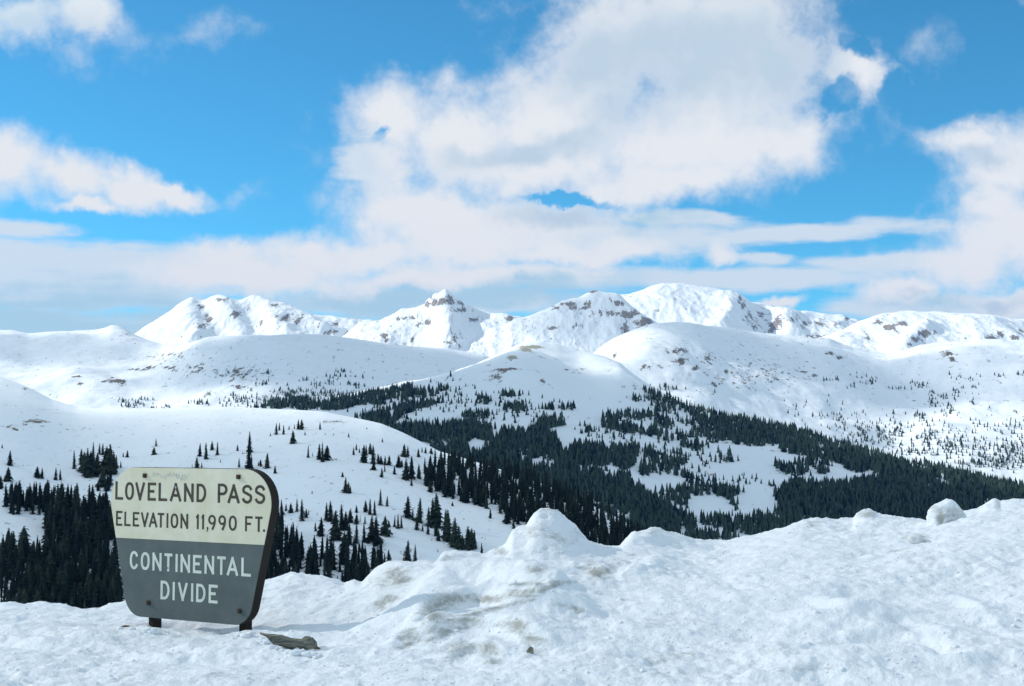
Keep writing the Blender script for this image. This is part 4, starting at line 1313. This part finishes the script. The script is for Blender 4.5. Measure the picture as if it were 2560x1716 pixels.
def arrange(pts, extra):
    c = sum((Vector(p) for p in pts), Vector((0, 0))) / len(pts)
    return sorted(pts + extra, key=lambda p: -math.atan2(p[1] - c.y, p[0] - c.x))


board = slab('backing_board', outl, 0.006, 0.105, M_brown, sign, 0.004)
inset = 0.003
sh = lambda pts: [(x_ * (1 - inset), ZB - .38 + (z_ - ZB + .38) * (1 - inset)) for x_, z_ in pts]
up_o = arrange(up, [(-xdiv(DIV), DIV + .001), (xdiv(DIV), DIV + .001)])
lo_o = arrange(lo_, [(-xdiv(DIV), DIV - .001), (xdiv(DIV), DIV - .001)])
upper = slab('upper_panel', sh(up_o), -0.002, 0.0055, M_cream, sign)
upper['label'] = 'cream upper panel with brown lettering'
lower = slab('lower_panel', sh(lo_o), -0.002, 0.0055, M_grey, sign)
lower['label'] = 'slate grey lower panel with pale lettering'
rim_o = [(x_ * 1.0006, z_) for x_, z_ in sh(outl)]
for u0, u1 in ((.395, .462), (1.440, 1.505)):
    post = slab('post', [(u0 - HW, -0.6), (u0 - HW, ZB + .15), (u1 - HW, ZB + .15), (u1 - HW, -0.6)], 0.108, 0.205, M_brown, sign, 0.006)
for u, v_ in ((.436, .205), (1.515, .209), (.504, -.905), (1.545, -.912)):
    s_ = .019
    bolt = slab('bolt', fillet([(u - HW - s_, ZB + v_ - s_), (u - HW - s_, ZB + v_ + s_), (u - HW + s_, ZB + v_ + s_), (u - HW + s_, ZB + v_ - s_)], [.004] * 4, 2), -0.016, -0.0025, M_rust, sign)
    pts = [(u - HW + .011 * math.cos(k * .785), ZB + v_ + .011 * math.sin(k * .785)) for k in range(8)]
    slab('nut', pts, -0.026, -0.0162, M_rust, bolt)


def ellipse(cx, cy, rx, ry, a0_=0, a1_=360, n=28, p=2.3):
    o = []
    for k in range(n + 1):
        t = math.radians(a0_ + (a1_ - a0_) * k / n)
        c, s = math.cos(t), math.sin(t)
        o.append((cx + rx * math.copysign(abs(c) ** (2 / p), c), cy + ry * math.copysign(abs(s) ** (2 / p), s)))
    return o


def glyph(ch):
    """centre-line strokes in a unit box; 'c' marks a closed stroke"""
    if ch == 'L': return [[(0, 1), (0, 0), (1, 0)]]
    if ch in 'O0': return [('c', ellipse(.5, .5, .5, .5)[:-1])]
    if ch == 'V': return [[(0, 1), (.5, 0)], [(.5, 0), (1, 1)]]
    if ch == 'E': return [[(1, 1), (0, 1), (0, 0), (1, 0)], [(0.05, .52), (.72, .52)]]
    if ch == 'F': return [[(1, 1), (0, 1), (0, 0)], [(0.05, .50), (.72, .50)]]
    if ch == 'A': return [[(0, 0), (.5, 1)], [(.5, 1), (1, 0)], [(.22, .30), (.78, .30)]]
    if ch == 'N': return [[(0, 0), (0, 1)], [(0, 1), (1, 0)], [(1, 0), (1, 1)]]
    if ch == 'T': return [[(0, 1), (1, 1)], [(.5, .97), (.5, 0)]]
    if ch == 'I': return [[(.5, 0), (.5, 1)]]
    if ch == '1': return [[(.8, 0), (.8, 1)], [(.75, .98), (0, .86)]]
    if ch == 'D': return [('c', [(0, 0), (0, 1), (.4, 1)] + [(.4 + .6 * math.sin(math.radians(q)), .5 + .5 * math.cos(math.radians(q)) ** 1.0) for q in range(10, 171, 10)] + [(.4, 0)])]
    if ch == 'P': return [[(0, 0), (0, 1), (.5, 1)] + [(.5 + .5 * math.sin(math.radians(q)), .73 + .27 * math.cos(math.radians(q))) for q in range(10, 171, 10)] + [(.5, .46), (.05, .46)]]
    if ch == 'S':
        a = [(.5 + .48 * math.cos(math.radians(q)), .76 + .24 * math.sin(math.radians(q))) for q in range(20, 211, 10)]
        b = [(.5 + .5 * math.cos(math.radians(q)), .27 + .27 * math.sin(math.radians(q))) for q in range(35, -161, -10)]
        return [a + b]
    if ch == 'C': return [ellipse(.52, .5, .52, .5, 38, 322, p=2.2)]
    if ch == '9': return [('c', ellipse(.5, .70, .5, .30, p=2.0)[:-1]), [(1.0, .66), (.97, .45), (.85, .25), (.62, 0)]]
    return []


def ribbon(strokes, x0_, x1_, z0_, z1_, tv_, th_, V, Fc, y):
    """flat painted strokes; tv_ is the width of upright strokes, th_ of level ones"""
    for k, s in enumerate(strokes):
        closed = isinstance(s, tuple)
        pts = [Vector((x0_ + tv_ / 2 + p[0] * (x1_ - x0_ - tv_), z0_ + th_ / 2 + p[1] * (z1_ - z0_ - th_))) for p in (s[1] if closed else s)]
        n = len(pts)
        yy = y - 0.0004 * k
        if not closed:                       # square ends
            d0, d1 = (pts[0] - pts[1]).normalized(), (pts[-1] - pts[-2]).normalized()
            pts[0] = pts[0] + Vector((d0.x * tv_ / 2, d0.y * th_ / 2)) * 0.98
            pts[-1] = pts[-1] + Vector((d1.x * tv_ / 2, d1.y * th_ / 2)) * 0.98
        b0 = len(V)
        for i in range(n):
            if closed:
                a, c = (pts[i] - pts[i - 1]).normalized(), (pts[(i + 1) % n] - pts[i]).normalized()
            else:
                a = (pts[i] - pts[i - 1]).normalized() if i else (pts[1] - pts[0]).normalized()
                c = (pts[i + 1] - pts[i]).normalized() if i < n - 1 else a
            na, nc = Vector((-a.y, a.x)), Vector((-c.y, c.x))
            m = na + nc
            m = m.normalized() if m.length > 1e-6 else na
            sc_ = 1 / max(0.5, m.dot(na))
            off = Vector((m.x * tv_ / 2, m.y * th_ / 2)) * sc_
            for q in (pts[i] + off, pts[i] - off):
                V.append((q.x, yy, q.y))
        for i in range(n if closed else n - 1):
            j = (i + 1) % n
            Fc.append((b0 + 2 * i, b0 + 2 * i + 1, b0 + 2 * j + 1, b0 + 2 * j))


def lettering(letters, z0_, z1_, tv_, th_, mat, parent):
    for i, (ch, a, b) in enumerate(letters):
        V, Fc = [], []
        if ch in '.,':
            c = (a + b) / 2
            r_ = 0.0125
            n = 12
            V = [(c + r_ * math.cos(k * .5236), -0.0030, z0_ + r_ + r_ * math.sin(k * .5236)) for k in range(n)]
            if ch == ',':
                V = [(c + .012, -0.003, z0_ + .014), (c + .004, -0.003, z0_ + .024), (c - .008, -0.003, z0_ + .022), (c - .011, -0.003, z0_ + .010), (c - .004, -0.003, z0_ + .002), (c - .010, -0.003, z0_ - .020), (c - .002, -0.003, z0_ - .020), (c + .010, -0.003, z0_ + .002)]
            Fc = [tuple(range(len(V)))]
        else:
            first = i == 0 or letters[i - 1][2] < a - .09
            ribbon(glyph(ch), a, b, z0_, z1_ + (.005 if first else 0), tv_, th_, V, Fc, -0.0030)
        me = bpy.data.meshes.new('letter')
        me.from_pydata(V, [], Fc)
        link('letter', me, mat, parent)


lettering([('L', -0.869, -0.77), ('O', -0.749, -0.639), ('V', -0.624, -0.508), ('E', -0.475, -0.374), ('L', -0.345, -0.241), ('A', -0.209, -0.076), ('N', -0.046, 0.067), ('D', 0.098, 0.21), ('P', 0.339, 0.449), ('A', 0.451, 0.584), ('S', 0.608, 0.722), ('S', 0.748, 0.862)],
          ZB - .0145, ZB + .145, .028, .0245, M_letter_d, upper)
lettering([('E', -0.854, -0.775), ('L', -0.752, -0.674), ('E', -0.649, -0.57), ('V', -0.55, -0.458), ('A', -0.454, -0.353), ('T', -0.351, -0.272), ('I', -0.244, -0.224), ('O', -0.197, -0.107), ('N', -0.082, 0.008), ('1', 0.096, 0.132), ('1', 0.16, 0.192), (',', 0.219, 0.239), ('9', 0.236, 0.323), ('9', 0.35, 0.436), ('0', 0.466, 0.556), ('F', 0.646, 0.729), ('T', 0.755, 0.836), ('.', 0.841, 0.865)],
          ZB - .246, ZB - .118, .0225, .0195, M_letter_d, upper)
lettering([('C', -0.676, -0.575), ('O', -0.543, -0.436), ('N', -0.403, -0.294), ('T', -0.262, -0.169), ('I', -0.133, -0.105), ('N', -0.073, 0.038), ('E', 0.07, 0.168), ('N', 0.201, 0.311), ('T', 0.343, 0.439), ('A', 0.453, 0.577), ('L', 0.612, 0.717)],
          ZB - .622, ZB - .466, .0255, .0245, M_letter_w, lower)
lettering([('D', -0.302, -0.196), ('I', -0.161, -0.134), ('V', -0.097, 0.012), ('I', 0.052, 0.08), ('D', 0.111, 0.218), ('E', 0.253, 0.354)],
          ZB - .866, ZB - .709, .0255, .0245, M_letter_w, lower)
# faint pen scribble near the top edge, a dent in the A and a small hole in the T
V, Fc = [], []
r_ = random.Random(5)
pts = []
for k in range(46):
    u = -0.42 + 0.42 * k / 45
    pts.append(Vector((u + r_.uniform(-.012, .012), ZB + .205 + .035 * math.sin(k * 1.7) * r_.uniform(.2, 1) + .012 * math.sin(k * .3))))
for p, q in zip(pts, pts[1:]):
    d = (q - p).normalized() * 0.0016
    nrm = Vector((-d.y, d.x))
    b0 = len(V)
    for w_ in (p + nrm, p - nrm, q - nrm, q + nrm):
        V.append((w_.x, -0.0026 - 0.00001 * b0, w_.y))
    Fc.append((b0, b0 + 1, b0 + 2, b0 + 3))
me = bpy.data.meshes.new('scribble')
me.from_pydata(V, [], Fc)
scr = link('scribble', me, M_ink, upper)
scr['label'] = 'faint pen scribble along the top of the cream panel'
slab('dent', [(-.142 + .009 * math.cos(k * .628), ZB + .108 + .011 * math.sin(k * .628)) for k in range(10)], -0.0062, -0.0030, M_ink, upper)['label'] = 'pale chip in the brown lettering'
slab('hole', [(-.218 + .007 * math.cos(k * .628), ZB - .592 + .007 * math.sin(k * .628)) for k in range(10)], -0.0058, -0.0030, M_rust, lower)['label'] = 'small dark bullet hole'


# ------------------------------------------------------------------ small things in the snow
def rot_mesh(name, co, tris, mat, smooth=True):
    return link(name, mesh_np(name, co, tris=tris, smooth=smooth), mat)


def ico(sub):
    import bmesh
    b = bmesh.new()
    bmesh.ops.create_icosphere(b, subdivisions=sub, radius=1.0)
    co = np.array([v.co[:] for v in b.verts])
    tr = np.array([[v.index for v in f.verts] for f in b.faces])
    b.free()
    return co, tr


def noise3(co, s, seed, oct=3):
    return (fbm(co[:, 0] * s + co[:, 2] * 0.7 * s, co[:, 1] * s - co[:, 2] * 0.6 * s, oct, seed) + fbm(co[:, 1] * s + 5, co[:, 2] * s, oct, seed + 7)) * 0.5


def chunk_mat():
    m, N, b = new_mat('grimy_snow')
    tcn = N.n.new('ShaderNodeTexCoord')
    p = tcn.outputs['Object']
    n1 = N.noise(p, 4.5, 6, 0.68, 0.5)
    n2 = N.noise(p, 18, 4, 0.6)
    s = N.math('ADD', N.math('MULTIPLY', n1, .7), N.math('MULTIPLY', n2, .3))
    c = N.mix(N.smooth(s, 0.46, 0.66), rgb(0.80, 0.825, 0.83), rgb(0.40, 0.39, 0.30))
    N.l.new(c, b.inputs['Base Color'])
    b.inputs['Roughness'].default_value = 0.65
    bp = N.n.new('ShaderNodeBump')
    bp.inputs['Distance'].default_value = 0.03
    N.put(bp.inputs['Height'], N.noise(p, 22, 5, .65))
    N.l.new(bp.outputs[0], b.inputs['Normal'])
    return m


M_chunk = chunk_mat()


def chunk(px_, py_, wpx, hpx, seed, label, deep=0.8, cuts=7, tilt=0.0, name='snow_chunk', mat=None, cat='snow chunk', sink=0.35, p=None):
    p = p or G.find(px_, py_)
    w, h = wpx / FPX * p.y, hpx / FPX * p.y
    co, tr = ico(4)
    r_ = np.random.default_rng(seed)
    for _ in range(cuts):                       # broken faces
        nrm = r_.normal(size=3)
        nrm /= np.linalg.norm(nrm)
        d = co @ nrm
        lim = r_.uniform(.5, .8)
        co = co - np.outer(np.maximum(d - lim, 0) * 1.0, nrm)
    co = co * (1 + 0.10 * noise3(co, 2.0, seed) + 0.05 * noise3(co, 6.0, seed + 3))[:, None]
    co[:, 0] *= w / 2
    co[:, 1] *= w / 2 * deep
    zs = co[:, 2]
    hh = h / (2 - 2 * sink)
    co[:, 2] = zs * hh
    if tilt:
        c, s = math.cos(tilt), math.sin(tilt)
        co = np.stack([co[:, 0] * c - co[:, 2] * s, co[:, 1], co[:, 0] * s + co[:, 2] * c], 1)
    co[:, 2] += hh * (1 - 2 * sink)
    o = rot_mesh(name, co, tr, mat or M_chunk)
    o.location = p
    return tag(o, label, cat)


def at_depth(px_, py_, Y):
    d = photo_ray(px_, py_)
    return Vector((d[0] / d[1] * Y, Y, EYE + d[2] / d[1] * Y))


def snow_block():
    import bmesh
    base = G.find(2366, 1307)
    k = base.y / FPX
    b = bmesh.new()
    sil = [(-45, -14), (-49, 8), (-46, 26), (-38, 40), (-20, 47), (0, 58), (14, 56), (27, 46), (48, 20), (60, -2), (50, -14)]
    for (x_, z_) in sil:
        for y_, q in ((-26, .80), (0, 1.0), (28, .78)):
            b.verts.new((x_ * q * k, y_ * k, (z_ * (q * .5 + .5)) * k))
    b.verts.new((-16 * k, -40 * k, 18 * k))
    b.verts.new((14 * k, -36 * k, 8 * k))
    bmesh.ops.convex_hull(b, input=b.verts)
    bmesh.ops.delete(b, geom=[v for v in b.verts if not v.link_faces], context='VERTS')
    bmesh.ops.triangulate(b, faces=b.faces)
    for _ in range(3):
        bmesh.ops.subdivide_edges(b, edges=b.edges, cuts=1, use_grid_fill=True)
    bmesh.ops.triangulate(b, faces=b.faces)
    bmesh.ops.smooth_vert(b, verts=b.verts, factor=0.5, use_axis_x=True, use_axis_y=True, use_axis_z=True)
    b.normal_update()
    co = np.array([v.co[:] for v in b.verts])
    nm = np.array([v.normal[:] for v in b.verts])
    d = 0.030 * noise3(co, 7.0, 3, 4) + 0.012 * noise3(co, 26.0, 9, 3)
    co = co + nm * d[:, None]
    tr = np.array([[v.index for v in f.verts] for f in b.faces])
    b.free()
    spots = [(-24, 6, 8, 28, 1.5), (2, -2, 16, 14, 1.3), (-30, 30, 18, 14, .9), (10, 26, 40, 26, .72)]
    dirt_ = np.zeros(len(co))
    for sx_, sz_, rx_, rz_, w_ in spots:
        dirt_ = np.maximum(dirt_, w_ * np.exp(-0.7 * (((co[:, 0] / k - sx_) / rx_) ** 2 + ((co[:, 2] / k - sz_) / rz_) ** 2)))
    o = link('snow_block', mesh_np('snow_block', co, tris=tr, attrs={'dirt': dirt_}), M_bank)
    o.location = base
    tag(o, 'angular snow block with a brown stain, perched on the bank\'s right rim', 'snow block')


snow_block()
chunk(2292, 1356, 56, 22, 17, 'small grey crusted lump below the angular snow block', cuts=5, sink=.35)
M_stone = plain_mat('grey_stone', (0.14, 0.13, 0.10), (0.28, 0.26, 0.2), rough=.85, scale=40, bump=.004)
chunk(1326, 1632, 20, 15, 23, 'small grey brown stone lying on the dirty mound', cuts=9, name='stone', mat=M_stone, cat='stone')

# clods of snow strewn over the bank
co0, tr0 = ico(1)
cl_c, cl_t, off = [], [], 0
nc = 520
cx_ = RNG.uniform(-40, 2600, nc)
cy_ = 1716 - (1716 - (interp(SMOOTHC, cx_) - 4)) * RNG.uniform(0, 1, nc) ** 1.1
for i in range(nc):
    p = G.find(cx_[i], cy_[i])
    nz = float(fbm(np.array([p.x / 1.3]), np.array([p.y / 1.3]), 2, 301)[0])
    if nz < -0.12 + RNG.normal() * .15:
        continue
    s = 0.008 + 0.030 * RNG.beta(1.1, 8)
    c = co0 * (1 + .35 * RNG.normal(size=(len(co0), 1)).clip(-1, 1) * .6) * s * np.array([1.2, 1, .75])
    a = RNG.uniform(0, 6.28)
    c = np.stack([c[:, 0] * math.cos(a) - c[:, 1] * math.sin(a), c[:, 0] * math.sin(a) + c[:, 1] * math.cos(a), c[:, 2]], 1)
    cl_c.append(c + np.array(p) + np.array([0, 0, s * .05]))
    cl_t.append(tr0 + off)
    off += len(c)
for (x_, y_, s_) in [(655, 1598, .02), (668, 1606, .028), (680, 1620, .03), (692, 1624, .022), (706, 1628, .026), (722, 1632, .024), (738, 1636, .034), (750, 1634, .03), (758, 1630, .022), (770, 1638, .036), (782, 1640, .03), (792, 1645, .022), (801, 1641, .02),
                     (370, 1578, .03), (383, 1582, .034), (397, 1584, .03), (598, 1590, .03), (612, 1592, .036), (626, 1588, .03), (300, 1572, .02), (330, 1574, .022)]:
    p = G.find(x_, y_)
    c = co0 * (1 + .25 * RNG.normal(size=(len(co0), 1)).clip(-1, 1)) * s_ * np.array([1.5, 1.2, .8])
    cl_c.append(c + np.array(p) + np.array([0, -.01, s_ * .2]))
    cl_t.append(tr0 + off)
    off += len(c)
cl_co = np.concatenate(cl_c)
clods = link('snow_clods', mesh_np('snow_clods', cl_co, tris=np.concatenate(cl_t), smooth=True, attrs={'dirt': np.zeros(len(cl_co))}), M_bank)
tag(clods, 'loose clods of snow strewn over the ploughed bank', 'snow clods', kind='stuff')

# weathered log sticking out of the snow
M_log = plain_mat('weathered_wood', (0.045, 0.055, 0.05), (0.27, 0.26, 0.21), rough=.85, scale=7, stretch=(1.0, 6, 10), bump=.012)
M_splint = plain_mat('broken_reddish_wood', (0.24, 0.13, 0.06), (0.14, 0.08, 0.04), rough=.85, scale=20)


def log_shape():
    # silhouette of the exposed wood: (photo x, top y, bottom y)
    S = [(650, 1590, 1592), (665, 1592, 1600), (684, 1593, 1620), (705, 1596, 1624), (726, 1602, 1630), (742, 1605, 1634), (752, 1605, 1632), (762, 1600, 1632), (772, 1599, 1634), (782, 1602, 1636), (790, 1612, 1640), (794, 1626, 1642)]
    base = G.find(720, 1622)
    ring, nr = [], 12
    V_ = []
    for x_, t, b_ in S:
        T_, B_ = at_depth(x_, t, base.y), at_depth(x_, b_, base.y)
        c = (T_ + B_) / 2
        rz_ = (T_.z - B_.z) / 2
        rz2 = max(rz_, .008)
        for k in range(nr):
            a = 2 * math.pi * k / nr
            j = 1 + .10 * math.sin(k * 2.7 + x_)
            V_.append((c.x, c.y + rz2 * 1.15 * math.sin(a) * j, c.z + rz2 * math.cos(a) * j))
    Fc_ = []
    for i in range(len(S) - 1):
        for k in range(nr):
            a, b = i * nr + k, i * nr + (k + 1) % nr
            Fc_.append((a, a + nr, b + nr, b))
    Fc_.append(tuple(range(nr)))
    Fc_.append(tuple(range((len(S) - 1) * nr, len(S) * nr))[::-1])
    V_ = np.array(V_) - np.array(base)
    me = bpy.data.meshes.new('log')
    me.from_pydata([tuple(v) for v in V_], [], Fc_)
    for p_ in me.polygons:
        p_.use_smooth = True
    o = link('log', me, M_log)
    o.location = base + Vector((0, 0, .022))
    # splintered end
    e0 = at_depth(795, 1630, base.y - .01) - base
    sv_ = [(e0.x - .012, e0.y - .02, e0.z + .02), (e0.x + .014, e0.y - .02, e0.z + .012), (e0.x + .022, e0.y, e0.z - .004), (e0.x + .008, e0.y - .01, e0.z - .045), (e0.x - .012, e0.y - .005, e0.z - .045), (e0.x - .004, e0.y + .03, e0.z + .01)]
    sf = [(0, 1, 2), (0, 2, 3), (0, 3, 4), (0, 4, 5), (0, 5, 1), (1, 5, 2), (2, 5, 3), (3, 5, 4)]
    ms = bpy.data.meshes.new('splintered_end')
    ms.from_pydata(sv_, [], sf)
    sp = link('splintered_end', ms, M_splint, o)
    sp['label'] = 'reddish broken end of the log'
    return tag(o, 'weathered grey log half buried in the snow right of the sign\'s post', 'log')


log_shape()
pb = G.find(318, 1568)
sv_ = [(-.055, 0, .0), (-.02, -.01, .012), (.05, -.012, .004), (.045, -.02, -.012), (.02, -.02, -.018), (0, .03, -.004)]
ms = bpy.data.meshes.new('wood_scrap')
ms.from_pydata(sv_, [], [(0, 1, 5), (1, 2, 5), (2, 3, 5), (3, 4, 5), (4, 0, 5), (0, 4, 1), (1, 4, 3), (1, 3, 2)])
ws = link('wood_scrap', ms, M_splint)
ws.location = pb + Vector((0, 0, .006))
tag(ws, 'sliver of brown wood poking from the snow left of the sign\'s post', 'wood scrap')
